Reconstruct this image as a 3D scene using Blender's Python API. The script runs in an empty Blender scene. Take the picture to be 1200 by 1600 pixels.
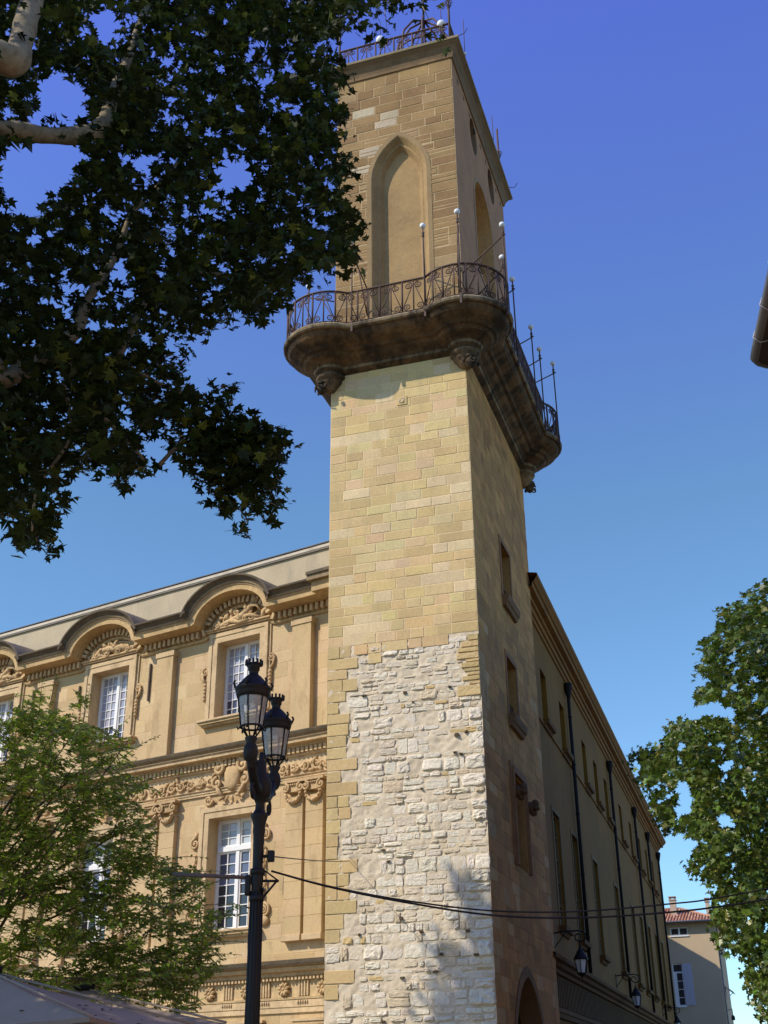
import bpy, math, random
import numpy as np
from mathutils import Vector, noise as mnoise
random.seed(7)
rng = np.random.default_rng(11)
scene = bpy.context.scene
COL = scene.collection
R = math.radians
PI = math.pi

# ------------------------------------------------------------------ camera
FPX, PITCH, ROLL = 1855.72, R(26.27530037), R(0.61936581)
CAMP = np.array([0.0, 0.0, 1.6])
cam_d = bpy.data.cameras.new('camera')
cam_d.sensor_fit = 'VERTICAL'
cam_d.sensor_height = 36.0
cam_d.sensor_width = 27.0
cam_d.lens = FPX / 1600 * 36.0
cam_d.clip_end = 2000
cam = bpy.data.objects.new('camera', cam_d)
COL.objects.link(cam)
cam.location = CAMP
from mathutils import Matrix
_m = Matrix.Rotation(R(90) + PITCH, 4, 'X') @ Matrix.Rotation(-ROLL, 4, 'Z')
cam.rotation_euler = _m.to_euler()
scene.camera = cam

# ------------------------------------------------------------------ sky, sun, exposure
AT, AF, AS = R(17.66951974), R(-58.11355579), R(16.65)
SUN_AZ, SUN_EL = R(-113.8), R(42.0)
world = bpy.data.worlds.new('World')
scene.world = world
world.use_nodes = True
wn = world.node_tree
wn.nodes.clear()
w_out = wn.nodes.new('ShaderNodeOutputWorld')
w_bg = wn.nodes.new('ShaderNodeBackground')
w_sky = wn.nodes.new('ShaderNodeTexSky')
w_sky.sky_type = 'NISHITA'
w_sky.sun_disc = False
w_sky.sun_elevation = SUN_EL
w_sky.sun_rotation = SUN_AZ % (2 * PI)
w_sky.air_density = 1.0
w_sky.dust_density = 0.2
w_sky.ozone_density = 4.0
w_tint = wn.nodes.new('ShaderNodeMixRGB')
w_tint.blend_type = 'MULTIPLY'
w_tint.inputs[0].default_value = 1.0
w_tc = wn.nodes.new('ShaderNodeTexCoord')
w_sep = wn.nodes.new('ShaderNodeSeparateXYZ')
w_mr = wn.nodes.new('ShaderNodeMapRange')
w_mr.inputs[1].default_value = .44
w_mr.inputs[2].default_value = .78
w_grad = wn.nodes.new('ShaderNodeMixRGB')                     # deeper violet blue overhead, paler low down
w_grad.inputs[1].default_value = (1.0, 1.22, 1.28, 1)
w_grad.inputs[2].default_value = (1.10, 1.03, 2.05, 1)
wn.links.new(w_tc.outputs['Generated'], w_sep.inputs[0])
wn.links.new(w_sep.outputs[2], w_mr.inputs[0])
wn.links.new(w_mr.outputs[0], w_grad.inputs[0])
wn.links.new(w_grad.outputs[0], w_tint.inputs[2])
wn.links.new(w_sky.outputs[0], w_tint.inputs[1])
wn.links.new(w_tint.outputs[0], w_bg.inputs[0])
w_bg.inputs[1].default_value = 0.145
wn.links.new(w_bg.outputs[0], w_out.inputs[0])
sun_d = bpy.data.lights.new('sun', 'SUN')
sun_d.energy = 4.5
sun_d.angle = R(0.53)
sun_d.color = (1.0, 0.90, 0.75)
sun = bpy.data.objects.new('sun', sun_d)
COL.objects.link(sun)
SDIR = Vector((math.sin(SUN_AZ) * math.cos(SUN_EL), math.cos(SUN_AZ) * math.cos(SUN_EL), math.sin(SUN_EL)))
sun.rotation_euler = SDIR.to_track_quat('Z', 'Y').to_euler()
sun.location = (-40, -20, 60)
scene.view_settings.view_transform = 'Standard'
scene.view_settings.look = 'None'
scene.view_settings.gamma = 1.0
scene.view_settings.exposure = 0.0
try:
    scene.cycles.max_bounces = 8
    scene.cycles.transparent_max_bounces = 12
except Exception:
    pass

# ------------------------------------------------------------------ helpers
def tag(o, label=None, cat=None, group=None, kind=None):
    if label: o['label'] = label
    if cat: o['category'] = cat
    if group: o['group'] = group
    if kind: o['kind'] = kind
    return o

def thing(name, label, cat, loc=(0, 0, 0), rz=0.0, group=None):
    o = bpy.data.objects.new(name, None)
    COL.objects.link(o)
    o.location = loc
    o.rotation_euler = (0, 0, rz)
    o.empty_display_size = 0.3
    return tag(o, label, cat, group)

WHITE = (1.0, 1.0, 1.0)

class MB:
    """collects geometry for ONE mesh object"""
    def __init__(s):
        s.v, s.f, s.c, s.sm = [], [], [], []
    def add(s, vs, fs, col=WHITE, smooth=False):
        b = len(s.v)
        s.v.extend(vs)
        for f in fs:
            s.f.append(tuple(i + b for i in f))
            s.c.append(col)
            s.sm.append(smooth)
    def quad(s, a, b, c, d, col=WHITE):
        s.add([a, b, c, d], [(0, 1, 2, 3)], col)
    def poly(s, pts, col=WHITE):
        s.add(list(pts), [tuple(range(len(pts)))], col)
    def box(s, x0, x1, y0, y1, z0, z1, col=WHITE, bev=0.0):
        if bev <= 0:
            v = [(x0, y0, z0), (x1, y0, z0), (x1, y1, z0), (x0, y1, z0), (x0, y0, z1), (x1, y0, z1), (x1, y1, z1), (x0, y1, z1)]
            s.add(v, [(0, 3, 2, 1), (4, 5, 6, 7), (0, 1, 5, 4), (1, 2, 6, 5), (2, 3, 7, 6), (3, 0, 4, 7)], col)
        else:
            b = min(bev, (x1 - x0) / 2.1, (y1 - y0) / 2.1, (z1 - z0) / 2.1)
            v = []
            for (z, i) in ((z0, b), (z0 + b, 0), (z1 - b, 0), (z1, b)):
                X0, X1, Y0, Y1 = x0 + i, x1 - i, y0 + i, y1 - i
                v += [(X0 + b, Y0, z), (X1 - b, Y0, z), (X1, Y0 + b, z), (X1, Y1 - b, z), (X1 - b, Y1, z), (X0 + b, Y1, z), (X0, Y1 - b, z), (X0, Y0 + b, z)]
            f = [tuple(range(7, -1, -1)), tuple(range(24, 32))]
            for k in range(3):
                for j in range(8):
                    f.append((k * 8 + j, k * 8 + (j + 1) % 8, k * 8 + 8 + (j + 1) % 8, k * 8 + 8 + j))
            s.add(v, f, col)
    def tube(s, pts, r, n=6, col=WHITE, caps=True, smooth=True, closed=False):
        P = [Vector(p) for p in pts]
        m = len(P)
        if m < 2: return
        rr = r if hasattr(r, '__len__') else [r] * m
        up = None
        vs = []
        for i in range(m):
            if closed:
                t = P[(i + 1) % m] - P[i - 1]
            else:
                t = P[min(i + 1, m - 1)] - P[max(i - 1, 0)]
            if t.length < 1e-9: t = Vector((0, 0, 1))
            t.normalize()
            if up is None:
                a = Vector((0, 0, 1)) if abs(t.z) < .9 else Vector((1, 0, 0))
                up = (a - t * a.dot(t)).normalized()
            else:
                up = up - t * up.dot(t)
                if up.length < 1e-6: up = t.orthogonal()
                up.normalize()
            w = t.cross(up)
            for k in range(n):
                an = 2 * PI * k / n
                q = P[i] + (up * math.cos(an) + w * math.sin(an)) * rr[i]
                vs.append((q.x, q.y, q.z))
        fs = []
        for i in range(m if closed else m - 1):
            for k in range(n):
                a, b = i * n + k, i * n + (k + 1) % n
                j = (i + 1) % m
                fs.append((a, b, j * n + (k + 1) % n, j * n + k))
        if caps and not closed:
            fs.append(tuple(range(n - 1, -1, -1)))
            fs.append(tuple((m - 1) * n + k for k in range(n)))
        s.add(vs, fs, col, smooth)
    def lathe(s, prof, c=(0, 0), n=16, col=WHITE, smooth=True, a0=0.0):
        vs, fs = [], []
        for (r, z) in prof:
            for k in range(n):
                a = a0 + 2 * PI * k / n
                vs.append((c[0] + r * math.cos(a), c[1] + r * math.sin(a), z))
        for i in range(len(prof) - 1):
            for k in range(n):
                fs.append((i * n + k, i * n + (k + 1) % n, (i + 1) * n + (k + 1) % n, (i + 1) * n + k))
        fs.append(tuple(range(n - 1, -1, -1)))
        fs.append(tuple((len(prof) - 1) * n + k for k in range(n)))
        s.add(vs, fs, col, smooth)
    def ball(s, c, r, n=12, m=8, col=WHITE):
        r = r if hasattr(r, '__len__') else (r, r, r)
        vs = [(c[0], c[1], c[2] - r[2])]
        for i in range(1, m):
            t = PI * i / m - PI / 2
            for k in range(n):
                a = 2 * PI * k / n
                vs.append((c[0] + r[0] * math.cos(t) * math.cos(a), c[1] + r[1] * math.cos(t) * math.sin(a), c[2] + r[2] * math.sin(t)))
        vs.append((c[0], c[1], c[2] + r[2]))
        fs = [(0, 1 + (k + 1) % n, 1 + k) for k in range(n)]
        for i in range(m - 2):
            for k in range(n):
                fs.append((1 + i * n + k, 1 + i * n + (k + 1) % n, 1 + (i + 1) * n + (k + 1) % n, 1 + (i + 1) * n + k))
        L = len(vs) - 1
        fs += [(L, 1 + (m - 2) * n + k, 1 + (m - 2) * n + (k + 1) % n) for k in range(n)]
        s.add(vs, fs, col, True)
    def loft(s, rings, col=WHITE, closed=True, smooth=False, caps=False, cols=None):
        n = len(rings[0])
        vs = [tuple(p) for r in rings for p in r]
        b = len(s.v)
        s.v.extend(vs)
        for i in range(len(rings) - 1):
            cc = cols[i] if cols else col
            for k in range(n if closed else n - 1):
                s.f.append((b + i * n + k, b + i * n + (k + 1) % n, b + (i + 1) * n + (k + 1) % n, b + (i + 1) * n + k))
                s.c.append(cc); s.sm.append(smooth)
        if caps:
            s.f.append(tuple(b + k for k in range(n - 1, -1, -1))); s.c.append(col); s.sm.append(False)
            s.f.append(tuple(b + (len(rings) - 1) * n + k for k in range(n))); s.c.append(col); s.sm.append(False)
    def build(s, name, m, parent=None):
        me = bpy.data.meshes.new(name)
        me.from_pydata(s.v, [], s.f)
        ca = me.color_attributes.new('Col', 'FLOAT_COLOR', 'CORNER')
        lens = np.array([len(f) for f in s.f])
        c = np.ones((len(s.f), 4), np.float32)
        c[:, :3] = np.array(s.c, np.float32)
        ca.data.foreach_set('color', np.repeat(c, lens, axis=0).ravel())
        me.polygons.foreach_set('use_smooth', s.sm)
        me.materials.append(m)
        me.update()
        o = bpy.data.objects.new(name, me)
        COL.objects.link(o)
        if parent is not None: o.parent = parent
        return o

# ------------------------------------------------------------------ materials
def mat(name, col=(1, 1, 1), rough=.85, spec=.25, metal=0.0, n_big=.18, s_big=.6, n_fine=.12, s_fine=14.0, bump=.25, s_bump=24.0,
        stain=None, stain_amt=0.0, stain_scale=(1.2, 1.2, .35), stain_lo=.5, trans=0.0, bump_dist=.02):
    m = bpy.data.materials.new(name)
    m.use_nodes = True
    t = m.node_tree
    t.nodes.clear()
    N, L = t.nodes.new, t.links.new
    out = N('ShaderNodeOutputMaterial')
    bs = N('ShaderNodeBsdfPrincipled')
    tc = N('ShaderNodeTexCoord')
    at = N('ShaderNodeAttribute'); at.attribute_name = 'Col'
    mul = N('ShaderNodeMixRGB'); mul.blend_type = 'MULTIPLY'; mul.inputs[0].default_value = 1
    mul.inputs[1].default_value = (*col, 1)
    L(at.outputs['Color'], mul.inputs[2])
    cur = mul.outputs[0]
    for (amt, sc, det) in ((n_big, s_big, 6), (n_fine, s_fine, 4)):
        if amt <= 0: continue
        no = N('ShaderNodeTexNoise'); no.inputs['Scale'].default_value = sc; no.inputs['Detail'].default_value = det; no.inputs['Roughness'].default_value = .65
        L(tc.outputs['Object'], no.inputs['Vector'])
        mr = N('ShaderNodeMapRange'); mr.inputs[1].default_value = .25; mr.inputs[2].default_value = .75
        mr.inputs[3].default_value = 1 - amt; mr.inputs[4].default_value = 1 + amt
        L(no.outputs['Fac'], mr.inputs[0])
        mm = N('ShaderNodeMixRGB'); mm.blend_type = 'MULTIPLY'; mm.inputs[0].default_value = 1
        L(cur, mm.inputs[1]); L(mr.outputs[0], mm.inputs[2])
        cur = mm.outputs[0]
    if stain is not None and stain_amt > 0:
        mp = N('ShaderNodeMapping'); mp.inputs['Scale'].default_value = stain_scale
        L(tc.outputs['Object'], mp.inputs['Vector'])
        no = N('ShaderNodeTexNoise'); no.inputs['Scale'].default_value = 1.6; no.inputs['Detail'].default_value = 7; no.inputs['Roughness'].default_value = .7
        L(mp.outputs[0], no.inputs['Vector'])
        mr = N('ShaderNodeMapRange'); mr.inputs[1].default_value = stain_lo; mr.inputs[2].default_value = stain_lo + .18
        mr.inputs[3].default_value = 0; mr.inputs[4].default_value = stain_amt
        L(no.outputs['Fac'], mr.inputs[0])
        mm = N('ShaderNodeMixRGB'); mm.inputs[2].default_value = (*stain, 1)
        L(mr.outputs[0], mm.inputs[0]); L(cur, mm.inputs[1])
        cur = mm.outputs[0]
    L(cur, bs.inputs['Base Color'])
    bs.inputs['Roughness'].default_value = rough
    bs.inputs['Metallic'].default_value = metal
    bs.inputs['Specular IOR Level'].default_value = spec
    if bump > 0:
        no = N('ShaderNodeTexNoise'); no.inputs['Scale'].default_value = s_bump; no.inputs['Detail'].default_value = 6; no.inputs['Roughness'].default_value = .7
        L(tc.outputs['Object'], no.inputs['Vector'])
        bp = N('ShaderNodeBump'); bp.inputs['Strength'].default_value = bump; bp.inputs['Distance'].default_value = bump_dist
        L(no.outputs['Fac'], bp.inputs['Height'])
        L(bp.outputs[0], bs.inputs['Normal'])
    if trans > 0:
        tr = N('ShaderNodeBsdfTranslucent')
        L(cur, tr.inputs['Color'])
        mx = N('ShaderNodeMixShader'); mx.inputs[0].default_value = trans
        L(bs.outputs[0], mx.inputs[1]); L(tr.outputs[0], mx.inputs[2])
        L(mx.outputs[0], out.inputs[0])
    else:
        L(bs.outputs[0], out.inputs[0])
    return m

def glassmat(name, tint=(.9, .92, .92), clear=.8, rough=.03):
    m = bpy.data.materials.new(name)
    m.use_nodes = True
    t = m.node_tree; t.nodes.clear()
    N, L = t.nodes.new, t.links.new
    out = N('ShaderNodeOutputMaterial'); mx = N('ShaderNodeMixShader'); tr = N('ShaderNodeBsdfTransparent'); gl = N('ShaderNodeBsdfGlossy'); fr = N('ShaderNodeFresnel')
    tr.inputs[0].default_value = (*tint, 1); gl.inputs['Roughness'].default_value = rough
    fr.inputs[0].default_value = 1.45
    L(fr.outputs[0], mx.inputs[0]); L(tr.outputs[0], mx.inputs[1]); L(gl.outputs[0], mx.inputs[2])
    di = N('ShaderNodeBsdfDiffuse'); di.inputs[0].default_value = (.85, .82, .78, 1)     # pale diffuse layer mixed over the glass
    m2 = N('ShaderNodeMixShader'); m2.inputs[0].default_value = .26
    L(mx.outputs[0], m2.inputs[1]); L(di.outputs[0], m2.inputs[2]); L(m2.outputs[0], out.inputs[0])
    return m

M = {}
M['tower'] = mat('tower_limestone', n_big=.12, s_big=.8, n_fine=.13, s_fine=15, bump=.45, s_bump=26, stain=(.42, .32, .18), stain_amt=.5, stain_lo=.53, stain_scale=(1.6, 1.6, .5))
M['rubble'] = mat('rubble_stone', n_big=.10, n_fine=.14, s_fine=16, bump=.8, s_bump=13, bump_dist=.04)
M['belfry'] = mat('weathered_belfry_stone', n_big=.22, s_big=.9, n_fine=.16, s_fine=12, bump=.4, s_bump=26, stain=(.20, .16, .10), stain_amt=.35, stain_lo=.56)
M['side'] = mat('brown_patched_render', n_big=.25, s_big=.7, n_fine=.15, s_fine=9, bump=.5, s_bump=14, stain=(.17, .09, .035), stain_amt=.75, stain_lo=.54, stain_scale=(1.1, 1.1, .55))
M['moulding'] = mat('blackened_moulding_stone', n_big=.45, s_big=1.4, n_fine=.25, s_fine=7, bump=.6, s_bump=11, bump_dist=.04, stain=(.028, .02, .012), stain_amt=.9, stain_lo=.42, stain_scale=(1.3, 1.3, .55))
M['facade'] = mat('warm_facade_stone', n_big=.14, s_big=.5, n_fine=.10, s_fine=14, bump=.25, s_bump=30, stain=(.31, .21, .105), stain_amt=.7, stain_lo=.53, stain_scale=(1.4, 1.4, .45))
M['carved'] = mat('carved_facade_stone', n_big=.14, s_big=1.5, n_fine=.14, s_fine=18, bump=.45, s_bump=24, stain=(.25, .16, .075), stain_amt=.65, stain_lo=.51, stain_scale=(2, 2, 1))
M['cornice'] = mat('lichened_cornice_stone', n_big=.25, s_big=1.2, n_fine=.22, s_fine=9, bump=.5, s_bump=16, stain=(.26, .175, .09), stain_amt=.5, stain_lo=.54, stain_scale=(1.5, 1.5, 1))
M['attic'] = mat('grey_attic_render', n_big=.14, s_big=.7, n_fine=.06, bump=.2, stain=(.30, .26, .19), stain_amt=.5, stain_lo=.5)
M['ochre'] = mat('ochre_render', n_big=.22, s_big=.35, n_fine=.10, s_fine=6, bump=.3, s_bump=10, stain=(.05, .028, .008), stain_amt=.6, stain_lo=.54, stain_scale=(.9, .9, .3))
M['iron'] = mat('rusty_wrought_iron', (.075, .040, .028), rough=.65, spec=.4, n_big=.25, s_big=3, bump=.15)
M['black_iron'] = mat('black_painted_iron', (.013, .012, .011), rough=.55, spec=.28, n_big=.1, s_big=4, n_fine=0, bump=.08, s_bump=40)
M['globe'] = mat('white_globe', (.78, .80, .80), rough=.35, spec=.5, n_big=.05, n_fine=0, bump=0)
M['white_wood'] = mat('white_window_paint', (.78, .78, .76), rough=.5, n_big=.05, n_fine=0, bump=.05)
M['pane'] = mat('window_pane', rough=.06, spec=.6, n_big=.12, s_big=1.0, n_fine=0, bump=.03, s_bump=2.5)
M['dark_wood'] = mat('dark_window_wood', (.06, .045, .035), rough=.6, n_big=.1, n_fine=.1, bump=.1)
M['pipe'] = mat('dark_downpipe_metal', (.018, .016, .015), rough=.7, spec=.15, n_big=.1, bump=.05)
M['cable'] = mat('black_cable_rubber', (.012, .012, .014), rough=.6, n_big=0, n_fine=0, bump=0)
M['canvas'] = mat('taupe_parasol_canvas', (.36, .285, .22), rough=.9, n_big=.10, s_big=1.5, n_fine=.05, s_fine=30, bump=.15, s_bump=6, trans=.12)
M['house'] = mat('cream_house_render', (.52, .405, .26), n_big=.08, s_big=.4, n_fine=.04, bump=.1)
M['tile'] = mat('clay_roof_tiles', n_big=.2, s_big=1.3, n_fine=.15, bump=.2)
M['shutter'] = mat('pale_lilac_shutter', (.50, .49, .55), rough=.6, n_big=.06, n_fine=.03, bump=.05)
M['dial'] = mat('painted_clock_panel', (.58, .42, .36), n_big=.35, s_big=2.2, n_fine=.15, bump=.15, stain=(.62, .60, .58), stain_amt=.8, stain_lo=.5, stain_scale=(3, 3, 1))
M['bark'] = mat('plane_tree_bark', (.24, .195, .125), n_big=.2, s_big=2.5, n_fine=.12, bump=.4, s_bump=8, stain=(.075, .065, .035), stain_amt=.85, stain_lo=.50, stain_scale=(5, 5, 3))
M['brown_bark'] = mat('brown_bark', (.13, .10, .07), n_big=.25, s_big=3, n_fine=.2, bump=.5, s_bump=10)
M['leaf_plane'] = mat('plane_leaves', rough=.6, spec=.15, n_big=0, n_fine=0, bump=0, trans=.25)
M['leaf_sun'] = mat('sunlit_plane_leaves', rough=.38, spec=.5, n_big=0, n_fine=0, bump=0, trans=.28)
M['leaf_small'] = mat('small_tree_leaves', rough=.42, spec=.4, n_big=0, n_fine=0, bump=0, trans=.42)
M['glass'] = glassmat('lantern_glass')
M['frost'] = mat('milky_lantern_glass', (.80, .80, .80), rough=.3, spec=.5, n_big=.05, n_fine=0, bump=0)
M['ground'] = mat('worn_paving', (.17, .13, .085), n_big=.12, s_big=.4, n_fine=.08, bump=.1)
M['soffit'] = mat('dark_eave_boards', (.05, .04, .035), n_big=.15, n_fine=.1, bump=.1)
M['pink_wall'] = mat('pinkish_wall_render', (.55, .38, .28), n_big=.1, n_fine=.05, bump=.1)
M['zinc'] = mat('grey_zinc', (.16, .16, .17), rough=.5, spec=.5, metal=.3, n_big=.1, bump=.05)

def ray(x, y):
    a, b = (x - 600) / FPX, -(y - 800) / FPX
    cr, sr, c, s = math.cos(ROLL), math.sin(ROLL), math.cos(PITCH), math.sin(PITCH)
    X, Y = cr * a + sr * b, -sr * a + cr * b
    return np.array([X, c - Y * s, s + Y * c])
def at(x, y, D):
    d = ray(x, y)
    return CAMP + d * D / math.hypot(d[0], d[1])

def jit(c, a):
    k = 1 + random.uniform(-a, a)
    return tuple(max(0, x * k * (1 + random.uniform(-a, a) * .25)) for x in c)

def rect_sub(rects, hole):
    out = []
    hx0, hx1, hz0, hz1 = hole
    for (x0, x1, z0, z1) in rects:
        if hx1 <= x0 or hx0 >= x1 or hz1 <= z0 or hz0 >= z1:
            out.append((x0, x1, z0, z1)); continue
        if z0 < hz0: out.append((x0, x1, z0, hz0))
        if hz1 < z1: out.append((x0, x1, hz1, z1))
        a, b = max(z0, hz0), min(z1, hz1)
        if x0 < hx0: out.append((x0, hx0, a, b))
        if hx1 < x1: out.append((hx1, x1, a, b))
    return out

def block(mb, mp, x0, x1, z0, z1, d, g, col):
    """one dressed block: bevelled face standing d proud of the joint plane"""
    if x1 - x0 < 2.4 * g or z1 - z0 < 2.4 * g: return
    b = min(.012, (x1 - x0) * .2, (z1 - z0) * .2)
    j = lambda: random.uniform(-.004, .004)
    a0, a1, c0, c1 = x0 + g / 2 + j(), x1 - g / 2 + j(), z0 + g / 2 + j(), z1 - g / 2 + j()
    o = [mp(a0, c0, 0), mp(a1, c0, 0), mp(a1, c1, 0), mp(a0, c1, 0)]
    dd = [d + random.uniform(-.3, .3) * d for _ in range(4)]
    i = [mp(a0 + b, c0 + b, dd[0]), mp(a1 - b, c0 + b, dd[1]), mp(a1 - b, c1 - b, dd[2]), mp(a0 + b, c1 - b, dd[3])]
    mb.add(o + i, [(4, 5, 6, 7), (0, 1, 5, 4), (1, 2, 6, 5), (2, 3, 7, 6), (3, 0, 4, 7)], col)

def masonry(mb, mp, x0, x1, z0, z1, hrange, wrange, pal, holes=(), d=.008, g=.012, mortar=None, edge_col=None):
    """coursed ashlar; pal(x, z) gives a stone colour"""
    base = [(x0, x1, z0, z1)]
    for h in holes: base = rect_sub(base, h)
    if mortar:
        for (a, b, c, e) in base:
            mb.quad(mp(a, c, 0), mp(b, c, 0), mp(b, e, 0), mp(a, e, 0), mortar)
    z = z0
    while z < z1 - .05:
        h = random.uniform(*hrange)
        if z + h > z1 - hrange[0] * .6: h = z1 - z
        x = x0
        first = True
        while x < x1 - .02:
            w = random.uniform(*wrange)
            if x + w > x1 - wrange[0] * .7: w = x1 - x
            rs = [(x, x + w, z, z + h)]
            for ho in holes: rs = rect_sub(rs, ho)
            c = pal(x + w / 2, z + h / 2, first or x + w > x1 - .01)
            dd = d * random.uniform(.3, 1.6)
            for r in rs: block(mb, mp, *r, dd, g, c)
            x += w
            first = False
        z += h

def rock(mb, mp, x0, x1, z0, z1, h, col, rough=.3, n=16):
    """one rough-hewn stone standing h out of the mortar: chipped outline, broken face"""
    cx, cz, rx, rz = (x0 + x1) / 2, (z0 + z1) / 2, (x1 - x0) / 2, (z1 - z0) / 2
    ph = random.uniform(0, 100)
    J = lambda: random.uniform(-.16, .06)
    cs = [(-1 - J(), -1 - J()), (1 + J(), -1 - J()), (1 + J(), 1 + J()), (-1 - J(), 1 + J())]
    out = []
    q = n // 4
    for e in range(4):
        a, b = cs[e], cs[(e + 1) % 4]
        for k in range(q):
            t = (k + random.uniform(-.2, .2)) / q
            c = .94 if k == 0 else 1.0
            w = (1 + .22 * rough * mnoise.noise((ph + e * 3 + t * 2.5, ph, 1)) + random.uniform(-.045, .045)) * c
            out.append(((a[0] + (b[0] - a[0]) * t) * w, (a[1] + (b[1] - a[1]) * t) * w))
    tilt = random.uniform(-.45, .45), random.uniform(-.5, .3)
    lev = ((1.0, None), (.95, .62), (.80, .95), (.55, 1.05), (.28, 1.0))
    vs = []
    for (k, dd) in lev:
        for (px, pz) in out:
            u, v = px * k, pz * k
            if dd is None: d = -.012
            else:
                d = h * dd * (1 + tilt[0] * u + tilt[1] * v) + h * rough * 1.5 * mnoise.noise((u * 1.9 + ph, v * 1.9, ph * 2)) + h * rough * .9 * mnoise.noise((u * 5 + ph, v * 5, ph * 3))
                d = max(d, -.006)
            vs.append(mp(cx + u * rx, cz + v * rz, d))
    m_ = len(out)
    vs.append(mp(cx, cz, h * (1 + rough * mnoise.noise((ph, 3, 5)))))
    fs = []
    for l in range(len(lev) - 1):
        for i in range(m_):
            fs.append((l * m_ + i, l * m_ + (i + 1) % m_, (l + 1) * m_ + (i + 1) % m_, (l + 1) * m_ + i))
    t = (len(lev) - 1) * m_
    for i in range(m_): fs.append((t + i, t + (i + 1) % m_, len(vs) - 1))
    mb.add(vs, fs, col, rough < .4)

def holed_panel(mb, mp, rect, hole, col=WHITE):
    """rectangle with a hole (closed list of (a, z), any shape that is star-shaped from its middle)"""
    x0, x1, z0, z1 = rect
    cx = sum(p[0] for p in hole) / len(hole); cz = sum(p[1] for p in hole) / len(hole)
    def border(p):
        dx, dz = p[0] - cx, p[1] - cz
        ts = []
        if dx > 1e-9: ts.append((x1 - cx) / dx)
        if dx < -1e-9: ts.append((x0 - cx) / dx)
        if dz > 1e-9: ts.append((z1 - cz) / dz)
        if dz < -1e-9: ts.append((z0 - cz) / dz)
        t = min(ts)
        return (cx + dx * t, cz + dz * t)
    n = len(hole)
    bs = [border(p) for p in hole]
    corners = [(x0, z0), (x1, z0), (x1, z1), (x0, z1)]
    ang = lambda p: math.atan2(p[1] - cz, p[0] - cx)
    for i in range(n):
        j = (i + 1) % n
        a0, a1 = ang(bs[i]), ang(bs[j])
        da = (a1 - a0 + PI) % (2 * PI) - PI
        mid = []
        for c in corners:
            dc = (ang(c) - a0 + PI) % (2 * PI) - PI
            if 0 < dc / da < 1 if abs(da) > 1e-9 else False: mid.append((dc / da, c))
        mid = [c for _, c in sorted(mid)]
        mb.poly([mp(*hole[i], 0), mp(*bs[i], 0)] + [mp(*c, 0) for c in mid] + [mp(*bs[j], 0), mp(*hole[j], 0)], col)

def ring2(mb, mp, A, B, da, db, col=WHITE, closed=True):
    n = len(A)
    for i in range(n if closed else n - 1):
        j = (i + 1) % n
        mb.quad(mp(*A[i], da), mp(*A[j], da), mp(*B[j], db), mp(*B[i], db), col)

def lancet(cx, hw, zs, rise, base, off=0.0, n=9):
    """open outline of a pointed arch, from bottom right up and over to bottom left, inset by off"""
    Rr = (hw * hw + rise * rise) / (2 * hw)
    k = Rr - hw
    r = Rr - off
    aa = math.acos(min(1, k / r))
    pts = [(cx + hw - off, base)]
    for i in range(n + 1):
        a = aa * i / n
        pts.append((cx - k + r * math.cos(a), zs + r * math.sin(a)))
    for i in range(n - 1, -1, -1):
        a = aa * i / n
        pts.append((cx + k - r * math.cos(a), zs + r * math.sin(a)))
    pts.append((cx - hw + off, base))
    return pts

def roundarch(cx, hw, zs, base, off=0.0, n=16):
    r = hw - off
    return [(cx + r, base)] + [(cx + r * math.cos(PI * i / n), zs + r * math.sin(PI * i / n)) for i in range(n + 1)] + [(cx - r, base)]

def arch_strips(pts, n=12, grow=0.0):
    """stack of rectangles that covers the area under an arch outline"""
    zb, zt = min(p[1] for p in pts), max(p[1] for p in pts)
    cx = (min(p[0] for p in pts) + max(p[0] for p in pts)) / 2
    def half(z):
        m = 0
        for i in range(len(pts) - 1):
            (xa, za), (xb, zb_) = pts[i], pts[i + 1]
            if (za - z) * (zb_ - z) <= 0 and abs(za - zb_) > 1e-9:
                m = max(m, abs(xa + (xb - xa) * (z - za) / (zb_ - za) - cx))
        return m
    out = []
    zs = sorted(set([zb] + [p[1] for p in pts]))
    lv = [zb + (zt - zb) * i / n for i in range(n + 1)]
    for a, b in zip(lv[:-1], lv[1:]):
        h = max(half(a + 1e-4), half(b - 1e-4)) + grow
        out.append((cx - h, cx + h, a, b))
    return out

def sweep(mb, path, prof, cols=None, col=WHITE, smooth=False, caps=True):
    """profile (n, y) carried along an open path of (x, z) points on a front that looks to -y"""
    n = len(path)
    nr = []
    for i in range(n):
        def nn(a, b):
            dx, dz = b[0] - a[0], b[1] - a[1]
            l = math.hypot(dx, dz)
            return (-dz / l, dx / l)
        if i == 0: v = nn(path[0], path[1])
        elif i == n - 1: v = nn(path[-2], path[-1])
        else:
            a, b = nn(path[i - 1], path[i]), nn(path[i], path[i + 1])
            v = (a[0] + b[0], a[1] + b[1])
            k = 2 / max(.6, v[0] ** 2 + v[1] ** 2)
            v = (v[0] * k, v[1] * k)
        nr.append(v)
    rings = [[(p[0] + k[0] * q[0], q[1], p[1] + k[1] * q[0]) for q in prof] for p, k in zip(path, nr)]
    m = len(prof)
    b = len(mb.v)
    for r in rings: mb.v.extend(r)
    for i in range(n - 1):
        for k in range(m - 1):
            mb.f.append((b + i * m + k, b + (i + 1) * m + k, b + (i + 1) * m + k + 1, b + i * m + k + 1))
            mb.c.append(cols[k] if cols else col); mb.sm.append(smooth)
    if caps:
        mb.poly(rings[0], cols[0] if cols else col)
        mb.poly(rings[-1][::-1], cols[0] if cols else col)

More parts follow.
